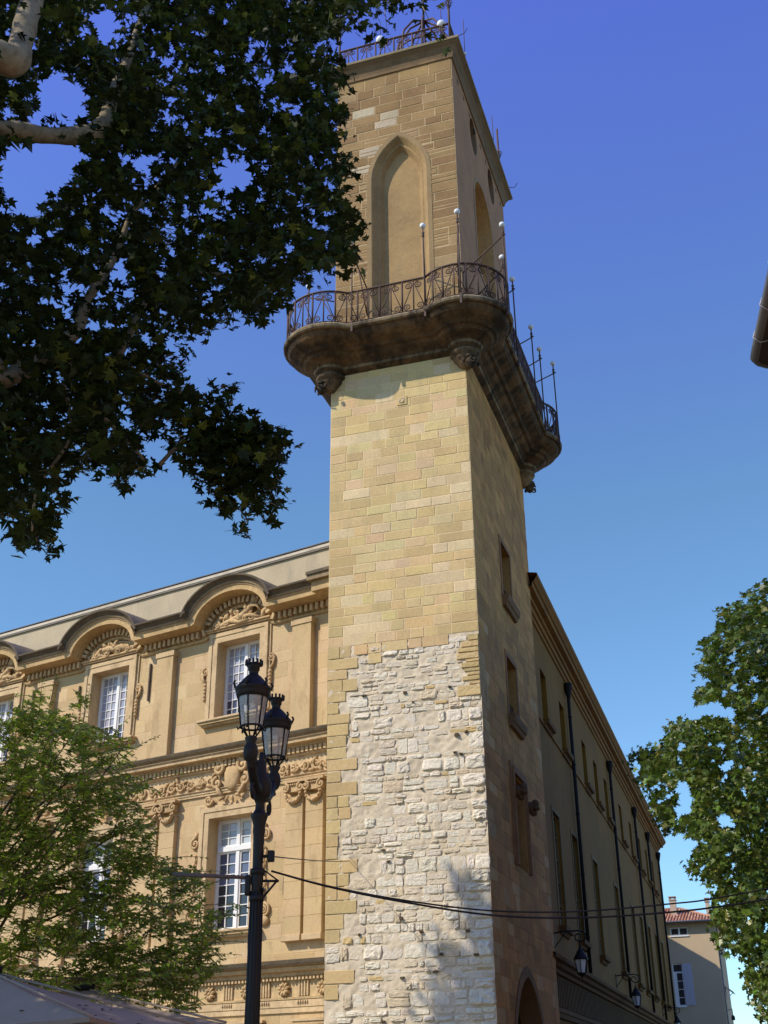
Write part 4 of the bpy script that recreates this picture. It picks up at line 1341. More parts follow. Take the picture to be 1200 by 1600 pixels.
while x < ex1 - .05:   # rows of clay tiles run up the slope
    fr_ = 1.0
    if x > rx1: fr_ = (ex1 - x) / (ex1 - rx1)
    if x < rx0: fr_ = (x - ex0) / (rx0 - ex0)
    n = max(2, int(12 * fr_))
    for k in range(n):
        t0, t1 = fr_ * k / n, fr_ * (k + 1) / n
        p0 = (x, ey0 - .03 + (ry - ey0) * t0, ez + .03 + (rzz - ez) * t0); p1 = (x, ey0 - .03 + (ry - ey0) * t1 + .04, ez + .03 + (rzz - ez) * t1 + .0)
        hr.tube([p0, p1], [.085, .07], 7, jit(TC if random.random() < .7 else (.50, .30, .20), .22))
    x += .215
hr.tube([(ex1, ey0, ez + .05), (rx1, ry, rzz + .04)], .10, 7, (.46, .26, .17)); hr.tube([(rx0, ry, rzz + .04), (rx1, ry, rzz + .04)], .10, 7, (.46, .26, .17))
hro = hr.build('roof', M['tile'], house)
gt = MB(); gt.tube([(ex0, ey0 - .06, ez - .02), (ex1 + .06, ey0 - .06, ez - .02), (ex1 + .06, ey1, ez - .02)], .07, 6)
gt.tube([(HX1 + .07, HY0 + .3, ez - .1), (HX1 + .07, HY0 + .3, 0)], .05, 6); gt.build('gutter', M['zinc'], house)
for (xc, yc, z1) in ((-1.48, 66.0, 14.72), (.95, 66.4, 14.55)):
    c = MB()
    wd = .22 if xc < 0 else .13
    c.box(xc - wd, xc + wd, yc - .25, yc + .25, 13.0, z1 - .28, (.50, .40, .30)); c.box(xc - wd - .05, xc + wd + .05, yc - .3, yc + .3, z1 - .28, z1 - .2, (.42, .33, .25))
    for sx in (-1, 1): c.box(xc + sx * (wd - .05) - .05, xc + sx * (wd - .05) + .05, yc - .2, yc + .2, z1 - .2, z1 - .06, (.40, .25, .18))
    c.box(xc - wd - .05, xc + wd + .05, yc - .3, yc + .3, z1 - .06, z1, (.35, .22, .16))
    c.build('chimney', M['tile'], hro)
for i, (a, b, c, e) in enumerate(hh):
    f = MB()
    t = .07
    f.box(a, a + t, HY0 + .08, HY0 + .14, c, e); f.box(b - t, b, HY0 + .08, HY0 + .14, c, e); f.box(a + t, b - t, HY0 + .08, HY0 + .14, c, c + t); f.box(a + t, b - t, HY0 + .08, HY0 + .14, e - t, e)
    if i == 0: f.box((a + b) / 2 - .06, (a + b) / 2 + .06, HY0 + .07, HY0 + .14, c + t, e - t)
    else:
        f.box(a + t, a + .26, HY0 + .09, HY0 + .14, c + t, e - .55); f.box(a + t, b - t, HY0 + .08, HY0 + .14, e - .62, e - .52)
        for k in range(1, 4): f.box(a + .26, b - t, HY0 + .1, HY0 + .13, c + (e - .6 - c) * k / 4 - .02, c + (e - .6 - c) * k / 4 + .02)
    f.box(a - .05, b + .05, HY0 - .06, HY0 + .05, c - .09, c - .003)
    fo = f.build('window', M['white_wood'], house)
    p = MB(); p.quad((a, HY0 + .12, c), (b, HY0 + .12, c), (b, HY0 + .12, e), (a, HY0 + .12, e), (.05, .045, .045)); p.build('pane', M['pane'], fo)
    if i in (1, 2, 3):
        s_ = MB()
        zm = (c + e) / 2
        for (q0, q1) in ((c + .02, zm - .04), (zm + .04, e - .02)):
            s_.box(b + .09, b + .56, HY0 - .06, HY0 - .03, q0, q1)
            k = q0 + .06
            while k < q1 - .06: s_.box(b + .12, b + .53, HY0 - .07, HY0 - .06, k, k + .03); k += .055
        s_.box(b + .02, b + .09, HY0 - .065, HY0 - .025, c + .02, e - .02); s_.box(b + .56, b + .63, HY0 - .065, HY0 - .025, c + .02, e - .02)
        s_.box(b + .09, b + .56, HY0 - .062, HY0 - .028, zm - .04, zm + .04)
        s_.build('shutter', M['shutter'], house)
aw = MB()
aw.add([(HX1, 66, 8.6), (HX1, 68, 8.6), (HX1 + .6, 66, 8.1), (HX1 + .6, 68, 8.1), (HX1, 66, 8.5), (HX1, 68, 8.5), (HX1 + .6, 66, 8.02), (HX1 + .6, 68, 8.02)], [(0, 1, 3, 2), (4, 6, 7, 5), (0, 2, 6, 4), (1, 5, 7, 3), (2, 3, 7, 6)], (.8, .6, .5))
aw.tube([(HX1, 66.1, 7.6), (HX1 + .55, 66.1, 8.05)], .03, 5)
aw.build('door_canopy', M['tile'], house)
lm = MB()
lm.tube([(HX1, 66, 6.9), (HX1 + .35, 66, 7.0), (HX1 + .35, 66, 6.6)], .025, 5); lm.lathe([(.02, 6.62), (.12, 6.5), (.13, 6.3), (.05, 6.25)], (HX1 + .35, 66), 8)
lm.build('wall_bracket', M['black_iron'], house)

# ------------------------------------------------------------------ building at the right edge (only its eave shows)
ed = np.array([-.155, -.988]); ew = np.array([.988, -.155])
eb = thing('corner_building', 'building at the right edge with a dark rounded eave and gutter against the sky', 'building', (5.95, 16.11, 0), 0)
def ep(u, v, z): return (u * ew[0] + v * ed[0], u * ew[1] + v * ed[1], z)
ROUND = [(.0, 20.0), (.0, .62)] + [(.62 - .62 * math.cos(R(a)), .62 - .62 * math.sin(R(a)) * .55 - .28) for a in (10, 30, 50, 70, 90)] + [(9, .06)]
e_ = MB()
e_.poly([ep(u, v, 12.0) for u, v in ROUND] + [ep(9, 20, 12.0)])
e_.loft([[ep(u, v, 12.0) for u, v in ROUND], [ep(u, v, 12.16) for u, v in ROUND]], (.8, .8, .8), closed=False)
e_.poly([ep(u, v, 12.16) for u, v in ROUND] + [ep(9, 20, 12.16)])
e_.build('eave', M['soffit'], eb)
gg = MB()
gg.tube([ep(u, v, 12.07) for u, v in ROUND], .085, 8)
go = gg.build('gutter', M['zinc'], eb)
for v in (1.0, 2.0, 3.0, 4.0, 5, 6): pass
br = MB()
for v in (.9, 1.75, 2.75, 3.8, 4.9, 6.0): br.tube([ep(-.05, v, 12.17), ep(-.1, v, 12.05), ep(.0, v, 11.95), ep(.16, v, 11.98)], .012, 4, (2.2, 2.2, 2.2))
br.build('gutter_bracket', M['zinc'], eb)
WR = [(.55, 20.0), (.55, .95), (.62, .75), (.78, .62), (9, .62)]
wl = MB()
wl.loft([[ep(u, v, 0) for u, v in WR], [ep(u, v, 11.99) for u, v in WR]], closed=False)
wl.poly([ep(9, 20, 0), ep(.55, 20, 0), ep(.55, 20, 11.99), ep(9, 20, 11.99)]); wl.poly([ep(9, .62, 0), ep(9, 20, 0), ep(9, 20, 11.99), ep(9, .62, 11.99)])
wl.build('wall', M['pink_wall'], eb)

sky_block = MB(); sky_block.box(12.5, 20, 4, 30, 0, 14, (.45, .4, .33)); sky_block.build('unseen_blocker', M['house'], eb)  # unseen house mass across the street, added to block sky light

# ------------------------------------------------------------------ street lamp with two lanterns
LPX, LPY = -1.335, 12.527
LA, LB = Vector((-1.385 - LPX, 11.92 - LPY, 0)), Vector((-1.255 - LPX, 13.14 - LPY, 0))
lamp = thing('street_lamp', 'black cast iron street lamp with two crowned glass lanterns in front of the town hall', 'street lamp', (LPX, LPY, 0))
p = MB()
p.lathe([(.26, 0), (.26, .10), (.22, .16), (.20, .5), (.16, .58), (.17, .66), (.12, .74), (.095, 1.0), (.075, 1.2), (.072, 2.0), (.058, 3.55), (.064, 3.60), (.064, 3.66), (.052, 3.70), (.058, 4.05), (.066, 4.10), (.062, 4.16), (.085, 4.24), (.092, 4.27), (.07, 4.29), (.05, 4.32), (.045, 4.38), (.06, 4.42), (.10, 4.46), (.118, 4.53), (.115, 4.60), (.09, 4.66), (.06, 4.72), (.055, 4.80), (.03, 4.86), (.02, 4.93)], (0, 0), 18)
for k in range(10):
    a = 2 * PI * k / 10
    p.tube([(.073 * math.cos(a), .073 * math.sin(a), 1.25), (.060 * math.cos(a), .060 * math.sin(a), 3.5)], .008, 4)
p.build('post', M['black_iron'], lamp)
for V in (LA, LB):
    n = V.normalized()
    q = lambda r, z: (n.x * r, n.y * r, z)
    rr_ = V.length
    arm = MB()
    arm.tube([q(.03, 4.55), q(.18, 4.50), q(.32, 4.52), q(.46, 4.60), q(.56, 4.70), q(rr_, 4.80)], [.065, .06, .052, .048, .05, .05], 8)
    volute(arm, lambda a, z, d: q(a, z), .30, 4.68, .13, 1.5, .022, 1, -PI / 2, 0, n=5)
    volute(arm, lambda a, z, d: q(a, z), .40, 4.42, .09, 1.4, .018, -1, PI / 2, 0, n=5)
    arm.lathe([(.01, 4.60), (.03, 4.62), (.02, 4.66), (.055, 4.69), (.078, 4.76), (.07, 4.83), (.045, 4.87), (.06, 4.90), (.065, 4.925), (.04, 4.94)], (V.x, V.y), 12)
    arm.build('arm', M['black_iron'], lamp)
    h = MB()
    for k in range(6):
        a = PI / 3 * k + .3
        c_, s_ = math.cos(a), math.sin(a)
        h.tube([(V.x + .04 * c_, V.y + .04 * s_, 4.93), (V.x + .075 * c_, V.y + .075 * s_, 4.98), (V.x + .112 * c_, V.y + .112 * s_, 5.035)], .009, 4)
        h.tube([(V.x + .112 * c_, V.y + .112 * s_, 5.035), (V.x + .158 * c_, V.y + .158 * s_, 5.36)], .0085, 4)
        h.tube([(V.x + .112 * c_, V.y + .112 * s_, 5.03), (V.x + .145 * c_, V.y + .145 * s_, 5.0), (V.x + .15 * c_, V.y + .15 * s_, 5.03)], .009, 4)
        # little crest ornaments on the eave
        h.tube([(V.x + .185 * c_, V.y + .185 * s_, 5.44), (V.x + .205 * c_, V.y + .205 * s_, 5.49), (V.x + .19 * c_, V.y + .19 * s_, 5.52)], .012, 4)
    h.tube([(V.x + .115 * math.cos(2 * PI * k / 24), V.y + .115 * math.sin(2 * PI * k / 24), 5.035) for k in range(24)], .012, 6, closed=True)
    ho = h.build('lantern', M['black_iron'], lamp)
    rf_ = MB()
    rf_.lathe([(.150, 5.34), (.165, 5.345), (.172, 5.37), (.178, 5.385), (.180, 5.415), (.186, 5.42), (.190, 5.44), (.180, 5.455), (.150, 5.492), (.115, 5.535), (.078, 5.575), (.058, 5.59), (.050, 5.60), (.050, 5.635), (.060, 5.645), (.064, 5.68), (.082, 5.715), (.074, 5.717), (.05, 5.68)], (V.x, V.y), 24)
    for k in range(12):
        a = 2 * PI * k / 12
        rf_.box(V.x + .084 * math.cos(a) - .011, V.x + .084 * math.cos(a) + .011, V.y + .084 * math.sin(a) - .011, V.y + .084 * math.sin(a) + .011, 5.70, 5.752)
    rf_.build('lantern_roof', M['black_iron'], ho)
    gl = MB()
    n_ = 24
    gl.loft([[(V.x + r_ * math.cos(2 * PI * k / n_), V.y + r_ * math.sin(2 * PI * k / n_), z_) for k in range(n_)] for (r_, z_) in ((.108, 5.04), (.152, 5.355))], smooth=True)
    gl.build('lantern_glass', M['glass'], ho)
    bu = MB(); bu.lathe([(.13, 5.30), (.135, 5.34), (.02, 5.345)], (V.x, V.y), 16, (.6, .6, .6)); bu.lathe([(.02, 5.30), (.03, 5.27), (.02, 5.23)], (V.x, V.y), 8, WHITE); bu.build('lamp_holder', M['frost'], ho)
fx = MB()
fx.box(-.12, -.065, -.05, .05, 3.46, 3.66, WHITE, .01); fx.box(.06, .075, -.06, .06, 3.50, 3.53); fx.lathe([(.075, 3.40), (.078, 3.43), (.075, 3.46)], (0, 0), 12); fx.lathe([(.075, 3.66), (.078, 3.69), (.075, 3.72)], (0, 0), 12)
fx.tube([(.05, 0, 3.42), (.20, .01, 3.60)], .012, 5); fx.tube([(.05, 0, 3.72), (.22, .01, 3.60)], .008, 4); fx.tube([(.05, 0, 3.60), (.22, .01, 3.60)], .014, 5)
fx.tube([(-.06, .03, 3.4), (-.07, .05, 3.0), (-.05, .05, 2.6)], .012, 5)
fx.build('cable_clamp', M['black_iron'], lamp)
bar = MB(); bar.tube([(-.06, -.02, 3.63), (-.45, -.07, 3.645), (-.85, -.12, 3.655)], .019, 6, (9, 7.5, 7)); bar.build('banner_bar', M['black_iron'], lamp)
bx_ = MB(); bx_.box(.10, .17, -.05, .03, 3.79, 3.90, WHITE, .008); bx_.box(.05, .10, -.02, .0, 3.83, 3.86); bx_.build('junction_box', M['black_iron'], lamp)

# ------------------------------------------------------------------ overhead cables
def cable(name, label, pts, r, steps=14):
    P = [np.array(p) for p in pts]
    out = []
    for i in range(len(P) - 1):   # Catmull-Rom
        p0, p1, p2, p3 = P[max(i - 1, 0)], P[i], P[i + 1], P[min(i + 2, len(P) - 1)]
        for k in range(steps):
            t = k / steps
            out.append(.5 * (2 * p1 + (p2 - p0) * t + (2 * p0 - 5 * p1 + 4 * p2 - p3) * t * t + (3 * p1 - p0 - 3 * p2 + p3) * t ** 3))
    out.append(P[-1])
    mb = MB(); mb.tube([tuple(q) for q in out], r, 6)
    return tag(mb.build(name, M['cable']), label, 'cable')
def span(px, D0, D1):
    x0, x1 = px[0][0], px[-1][0]
    return [at(x, y, D0 + (D1 - D0) * (x - x0) / (x1 - x0)) for x, y in px]
cable('overhead_cable', 'upper of the two black cables sagging from the lamp across the tower', span([(424, 1361), (520, 1386), (640, 1408), (770, 1423), (905, 1424), (1050, 1412), (1115, 1404), (1240, 1380), (1400, 1340)], 12.53, 16.2), .009)
cable('overhead_cable', 'lower of the two black cables sagging from the lamp across the tower', span([(424, 1361), (520, 1387), (640, 1411), (770, 1430), (905, 1434), (1050, 1425), (1150, 1413), (1240, 1397), (1400, 1362)], 12.53, 16.0), .011)
th = at(545, 1345, 1.0)
e1 = CAMP + (th - CAMP) * 28.75
cable('stay_wire', 'thin dark wire from the lamp post to the tower front', [at(412, 1337, 12.53), tuple((np.array(at(412, 1337, 12.53)) + e1) / 2 + np.array([0, 0, -.03])), tuple(e1), tuple(e1 + np.array([0.02, 0.05, .10]))], .007)

# ------------------------------------------------------------------ parasols
def parasol(label, apex, cx, a, b, azL, zr, zp):
    """rectangular market parasol: nearest corner cx, edges a (leftwards) and b (rightwards)"""
    t = thing('parasol', label, 'parasol', (apex[0], apex[1], 0), 0, 'cafe parasols below the town hall')
    L = np.array([math.sin(R(azL)), math.cos(R(azL))]); Rv = np.array([math.cos(R(azL)) * 1.0, -math.sin(R(azL))])
    Rv = np.array([math.sin(R(azL + 90)), math.cos(R(azL + 90))])
    c0 = np.array(cx)
    cor = [c0, c0 + Rv * b, c0 + Rv * b + L * a, c0 + L * a]
    cen = c0 + Rv * b / 2 + L * a / 2
    t.location = (cen[0], cen[1], 0)
    cor = [q - cen for q in cor]
    m = MB()
    N = 10
    for e in range(4):
        A, B = cor[e], cor[(e + 1) % 4]
        mid = None
        rows = []
        for i in range(N + 1):
            k = i / N
            row = []
            for j in range(N + 1):
                u = j / N
                p = (A + (B - A) * u) * k
                sag = -.10 * math.sin(PI * u) * k * k - .05 * math.sin(PI * k) + .012 * mnoise.noise((p[0] * 2, p[1] * 2, e))
                row.append((p[0], p[1], zp - (zp - zr) * k + sag * .6))
            rows.append(row)
        vs = [q for r_ in rows for q in r_]
        m.add(vs, [(i * (N + 1) + j, (i + 1) * (N + 1) + j, (i + 1) * (N + 1) + j + 1, i * (N + 1) + j + 1) for i in range(N) for j in range(N)], jit((1, 1, 1), .03), True)
        # short valance
        val = [rows[N][j] for j in range(N + 1)]
        m.loft([val, [(q[0] * 1.002, q[1] * 1.002, q[2] - .045) for q in val]], (.75, .75, .75), closed=False)
        m.tube([(0, 0, zp + .01), (A[0], A[1], zr + .012)], .014, 5, (1.05, 1.05, 1.05))
    for k in range(60):
        e = random.randrange(4)
        u, kk = random.random(), math.sqrt(random.random()) * .95 + .03
        A, B = cor[e], cor[(e + 1) % 4]
        p = (A + (B - A) * u) * kk
        zz = zp - (zp - zr) * kk + (-.10 * math.sin(PI * u) * kk * kk - .05 * math.sin(PI * kk)) * .6 + .012
        r_ = random.uniform(.01, .03)
        m.add([(p[0] - r_, p[1], zz), (p[0], p[1] - r_, zz + .006), (p[0] + r_ * 1.4, p[1], zz), (p[0], p[1] + r_, zz)], [(0, 1, 2, 3)], (.22, .2, .15))
    m.build('canopy', M['canvas'], t)
    cpp = MB(); cpp.lathe([(.14, zp - .02), (.15, zp + .05), (.13, zp + .065), (.05, zp + .07)], (0, 0), 14); cpp.build('top_cap', M['pipe'], t)
    po = MB(); po.tube([(0, 0, 0), (0, 0, zp)], .035, 10); po.box(-.35, .35, -.35, .35, 0, .08)
    for q in cor: po.tube([(q[0] * .97, q[1] * .97, zr - .02), (q[0] * .5, q[1] * .5, (zr + zp) / 2 - .06), (0, 0, zp - .08)], .014, 5)
    for q in cor: po.tube([(q[0] * .5, q[1] * .5, (zr + zp) / 2 - .07), (0, 0, zr - .1)], .012, 5)
    po.build('pole', M['pipe'], t)
    return t
parasol('near taupe cafe parasol with dark leaf litter on its ridge, at the bottom left', (-4.1, 14.7), (-2.877, 12.341), 4.3, 1.8, -65, 2.33, 2.90)
parasol('far pale cafe parasol rising behind the near one, close to the lamp post', (-4.1, 17.2), (-1.95, 15.4), 4.0, 3.9, -95, 2.42, 2.96)

# ------------------------------------------------------------------ foliage
def lobed(n_l=5):
    pts = [(0, 0), (.16, .04), (.50, -.02), (.34, .22), (.62, .46), (.30, .50), (0, 1.0)]
    return pts
PL_R = np.array([(0, .0), (.20, -.06), (.52, .10), (.30, .24), (.60, .56), (.24, .50), (0, 1.0)])
PL_L = PL_R * np.array([-1, 1])
def leaf_mesh(name, m, parent, pos, size, normals, tipdir, cols, shape='plane', fold=.18):
    """one mesh of folded leaves; arrays of position, size, normal, tip direction, colour"""
    n = len(pos)
    if shape == 'plane': halves = (PL_R, PL_L[::-1])
    elif shape == 'simple': halves = (np.array([(0, 0), (.30, .25), (.42, .38), (.26, .55), (0, 1.0)]), np.array([(0, 1.0), (-.26, .55), (-.42, .38), (-.30, .25), (0, 0)]))
    else: halves = (np.array([(0, 0), (.20, .25), (.24, .5), (0, 1.0)]), np.array([(0, 1.0), (-.24, .5), (-.20, .25), (0, 0)]))
    nrm = normals / np.linalg.norm(normals, axis=1)[:, None]
    tip = tipdir - nrm * np.sum(tipdir * nrm, 1)[:, None]
    tip /= np.maximum(np.linalg.norm(tip, axis=1), 1e-6)[:, None]
    sd = np.cross(tip, nrm)
    V, F, C = [], [], []
    k0 = 0
    allv, cnt = [], []
    for H in halves:
        x, y = H[:, 0][None, :, None], H[:, 1][None, :, None]
        lift = np.abs(H[:, 0])[None, :, None] * (fold * rng.uniform(-.4, 2.2, (n, 1, 1))) - (H[:, 1] ** 2)[None, :, None] * rng.uniform(-.05, .38, (n, 1, 1))
        P = pos[:, None, :] + (sd[:, None, :] * x + tip[:, None, :] * (y - .15) + nrm[:, None, :] * lift) * size[:, None, None]
        allv.append(P); cnt.append(H.shape[0])
    verts = np.concatenate([a.reshape(-1, 3) for a in allv])
    me = bpy.data.meshes.new(name)
    nl = sum(n * c for c in cnt)
    me.vertices.add(len(verts)); me.vertices.foreach_set('co', verts.ravel().astype(np.float32))
    me.loops.add(nl); me.loops.foreach_set('vertex_index', np.arange(nl, dtype=np.int32))
    me.polygons.add(2 * n)
    ls, st = [], 0
    lt = np.concatenate([np.full(n, c) for c in cnt]).astype(np.int32)
    ls = np.concatenate([[0], np.cumsum(lt)[:-1]]).astype(np.int32)
    me.polygons.foreach_set('loop_start', ls); me.polygons.foreach_set('loop_total', lt)
    me.update(calc_edges=True)
    ca = me.color_attributes.new('Col', 'FLOAT_COLOR', 'CORNER')
    cc = np.ones((2 * n, 4), np.float32); cc[:n, :3] = cols; cc[n:, :3] = cols * .97
    ca.data.foreach_set('color', np.repeat(cc, lt, axis=0).ravel())
    me.materials.append(m)
    me.validate()
    o = bpy.data.objects.new(name, me)
    COL.objects.link(o)
    if parent is not None: o.parent = parent
    return o

def inpoly(x, y, poly):
    r = False
    j = len(poly) - 1
    for i in range(len(poly)):
        xi, yi = poly[i]; xj, yj = poly[j]
        if (yi > y) != (yj > y) and x < (xj - xi) * (y - yi) / (yj - yi) + xi: r = not r
        j = i
    return r

def leafcols(n, base, var, yellow=.0, ycol=(.20, .16, .03)):
    b = np.array(base)[None, :] * (1 + rng.uniform(-var, var, (n, 1))) * (1 + rng.uniform(-.12, .12, (n, 3)))
    if yellow > 0:
        k = rng.random(n) < yellow
        b[k] = np.array(ycol) * rng.uniform(.7, 1.2, (k.sum(), 1))
    return b

# --- the plane tree overhead on the left
pt = thing('plane_tree', 'old plane tree whose dark overhanging leaves fill the upper left', 'tree', (-8.6, 9.5, 0))
po3 = np.array([-8.6, 9.5, 0])
def rel(p): return tuple(np.array(p) - po3)
br = MB()
top1 = np.array([-8.3, 9.9, 7.6])
br.tube([rel((-8.6, 9.5, -.1)), rel((-8.6, 9.5, 1.5)), rel((-8.5, 9.6, 4.0)), rel((-8.4, 9.8, 6.0)), rel(top1)], [.50, .40, .36, .36, .34], 14)
def limb(pxs, rad, start=None):
    P = [at(*q) for q in pxs]
    if start is not None: P = [np.array(start)] + P
    n = len(P)
    # smooth the path
    out, rr2 = [], []
    for i in range(n - 1):
        p0, p1, p2, p3 = P[max(i - 1, 0)], P[i], P[i + 1], P[min(i + 2, n - 1)]
        for k in range(6):
            t = k / 6
            q = .5 * (2 * p1 + (p2 - p0) * t + (2 * p0 - 5 * p1 + 4 * p2 - p3) * t * t + (3 * p1 - p0 - 3 * p2 + p3) * t ** 3)
            rk = rad[i] + (rad[i + 1] - rad[i]) * t
            wob = .25 * rk
            q = q + np.array([mnoise.noise(Vector(q) * 1.7 + Vector((k, 0, 0))) for k in (0, 5, 9)]) * wob
            out.append(rel(q)); rr2.append(rk * (1 + .18 * mnoise.noise(Vector(q) * 3.1)))
    out.append(rel(P[-1])); rr2.append(rad[-1])
    br.tube(out, rr2, 9)
limb([(-120, 230, 12.6), (0, 203, 12.6), (75, 212, 12.7), (148, 205, 12.9), (172, 165, 13.2), (195, 105, 13.8), (225, 20, 14.4), (260, -80, 15)], [.26, .15, .115, .115, .13, .10, .08, .06, .04], top1)
limb([(-110, 160, 11.4), (-20, 95, 11.4), (22, 100, 11.4), (36, 55, 11.5), (50, 5, 11.7), (90, -90, 12.2)], [.30, .24, .21, .17, .15, .14, .1], top1)
limb([(-80, 560, 12.5), (0, 592, 12.8), (60, 552, 13), (118, 522, 13.2), (137, 470, 13.4), (180, 400, 13.8), (205, 330, 14)], [.24, .15, .12, .10, .085, .07, .05, .03], top1)
limb([(-40, 600, 12.6), (70, 560, 13.3), (150, 590, 13.6), (195, 540, 13.8), (230, 470, 14), (300, 430, 14.3)], [.2, .10, .085, .065, .05, .04, .025], top1)
for q in ([(180, 560, 13.7), (250, 600, 13.6), (330, 640, 13.6), (380, 700, 13.5), (400, 780, 13.5)], [(300, 440, 14.3), (340, 390, 14.4), (400, 335, 14.6), (460, 285, 14.8)], [(205, 335, 14), (280, 250, 14.3), (350, 150, 14.6), (420, 80, 15)],
          [(100, 600, 13.4), (110, 680, 13.3), (60, 760, 13.2), (50, 830, 13.2)], [(225, 20, 14.4), (330, 40, 14.6), (450, 60, 14.6), (560, 20, 14.4)], [(260, 420, 14.2), (400, 430, 14.3), (500, 400, 14.6)], [(150, 640, 13.4), (210, 700, 13.4), (228, 725, 13.4)], [(250, 725, 13.4), (285, 690, 13.4), (320, 670, 13.5)]):
    limb(q, [.03, .024, .018, .012, .008][:len(q)])
OUT = [(-60, -60), (630, -60), (632, 0), (600, 18), (575, 40), (560, 44), (520, 55), (500, 95), (535, 105), (520, 150), (545, 170), (525, 215), (540, 255), (530, 300), (560, 350), (545, 370), (560, 400), (520, 425), (470, 430), (440, 470), (390, 500), (340, 500),
       (300, 525), (272, 555), (280, 600), (318, 628), (345, 604), (395, 650), (440, 680), (440, 740), (425, 790), (385, 825), (340, 795), (322, 750), (290, 742), (280, 690), (255, 650), (215, 690), (225, 745), (170, 745), (130, 720), (95, 740), (105, 790), (75, 850), (35, 855), (10, 820), (-60, 760)]
HOLE = [[(10, 225), (75, 222), (125, 225), (130, 250), (95, 290), (45, 340), (15, 330), (0, 270)], [(340, 255), (390, 255), (395, 285), (370, 305), (335, 295)], [(55, 145), (80, 110), (140, 150), (130, 190), (70, 190)], [(150, 20), (185, 15), (190, 65), (150, 65)], [(205, 250), (240, 240), (238, 262), (210, 270)], [(250, 175), (265, 172), (265, 195), (252, 195)],
        [(40, 370), (60, 360), (62, 385)], [(170, 400), (200, 420), (215, 460), (180, 440)], [(480, 70), (500, 60), (510, 80)], [(0, 160), (10, 150), (20, 185), (0, 190)], [(420, 150), (440, 150), (436, 172)], [(300, 330), (318, 322), (322, 345)], [(255, 540), (285, 528), (280, 560)], [(185, 640), (215, 655), (195, 680)]]
SPEC = []
tries = 0
while len(SPEC) < 2500 and tries < 40000:
    tries += 1
    x, y = random.uniform(-60, 715), random.uniform(-60, 860)
    if not inpoly(x, y, OUT): continue
    ok = True
    for h in HOLE:
        cxh = sum(q[0] for q in h) / len(h); cyh = sum(q[1] for q in h) / len(h)
        if any(inpoly(x + dx, y + dy, h) for dx, dy in ((0, 0), (14, 0), (-14, 0), (0, 14), (0, -14))): ok = False; break
    if not ok: continue
    if y < 520 and mnoise.noise((x / 75, y / 75, 2.0)) < -.36: continue
    if mnoise.noise((x / 30, y / 30, 5.0)) < -.50: continue
    SPEC.append((x, y))
P_, S_, N_, T_, = [], [], [], []
def cluster(c, k, spread, size, droop=.55):
    tw = rng.normal(0, 1, 3); tw[2] *= .5; tw /= np.linalg.norm(tw)
    for i in range(k):
        o = rng.normal(0, 1, 3) * spread * np.array([1, 1, .75])
        P_.append(c + o)
        S_.append(size * rng.uniform(.45, 1.35))
        nn = rng.normal(0, .55, 3) + np.array([0, 0, 1.0]); N_.append(nn)
        tt = rng.normal(0, 1, 3); tt[2] = tt[2] * .4 - droop; T_.append(tt)
for (x, y) in SPEC:
    D = (14.5 + random.gauss(0, .8) if random.random() < .72 else 12.6 + random.gauss(0, .5)) if x < 300 else 13.9 + random.gauss(0, .9)
    if y > 600 and x > 250: D = 13.5 + random.gauss(0, .35)
    cluster(at(x, y, D), random.randint(8, 12), .13, .14)
# the part of the crown that reaches out of the frame, towards the sun
for _ in range(2600):
    c = np.array([-9.6, 10.2, 13.2]) + rng.normal(0, 1, 3) * np.array([2.3, 2.6, 2.2])
    v = c - CAMP
    if c[2] < 8: continue
    cluster(c, 6, .28, .17)
for _ in range(2000):   # upper storey of the crown above the part seen
    x, y = random.uniform(-60, 560), random.uniform(-420, 420)
    cluster(at(x, y, 15.6 + random.gauss(0, .8)), 6, .25, .17) if (inpoly(x, max(y, -50), OUT) and not any(inpoly(x + dx, y + dy, h) for h in HOLE for dx, dy in ((0, 0), (30, 0), (-30, 0), (0, 30), (0, -30)))) else None
for _ in range(800):   # low outer part of the crown, shading the parasols
    cluster(np.array([-11.2, 10.5, 9.0]) + rng.normal(0, 1, 3) * np.array([.8, .9, .8]), 6, .26, .17)
# a long bough out of the frame whose leaves shade the foot of the tower
tc, tsn = math.cos(AT), math.sin(AT)
sd = np.array(SDIR)
boughs = []
for (lx, lz, rad, nn, k) in ((-.12, 5.15, .34, 26, 19.0), (-.05, 4.5, .30, 18, 19.3), (-.30, 3.55, .55, 46, 19.0), (.25, 3.6, .5, 30, 19.6), (-.9, 3.0, .45, 18, 18.8), (.4, 2.4, .8, 40, 19.2), (-.55, 6.0, .10, 4, 19.0)):
    q = np.array([TO[0] + tc * lx, TO[1] - tsn * lx, lz]) + sd * k
    boughs.append(q)
    for _ in range(int(nn * 2.2)): cluster(q + rng.normal(0, rad * .55, 3), 5, .12, .17)
def smooth(P, rad):
    out, rr2 = [], []
    for i in range(len(P) - 1):
        p0, p1, p2, p3 = P[max(i - 1, 0)], P[i], P[i + 1], P[min(i + 2, len(P) - 1)]
        for k in range(6):
            t = k / 6
            out.append(.5 * (2 * p1 + (p2 - p0) * t + (2 * p0 - 5 * p1 + 4 * p2 - p3) * t * t + (3 * p1 - p0 - 3 * p2 + p3) * t ** 3)); rr2.append(rad[i] + (rad[i + 1] - rad[i]) * t)
    return out + [P[-1]], rr2 + [rad[-1]]
bp, brd = smooth([top1, np.array([-10.6, 13.0, 13.0]), boughs[0] + np.array([-1.2, -3.0, .6]), boughs[0], boughs[2], boughs[5]], [.2, .15, .08, .04, .03, .012])
br.tube([rel(q) for q in bp], brd, 8)
P_ = np.array(P_); S_ = np.array(S_); N_ = np.array(N_); T_ = np.array(T_)
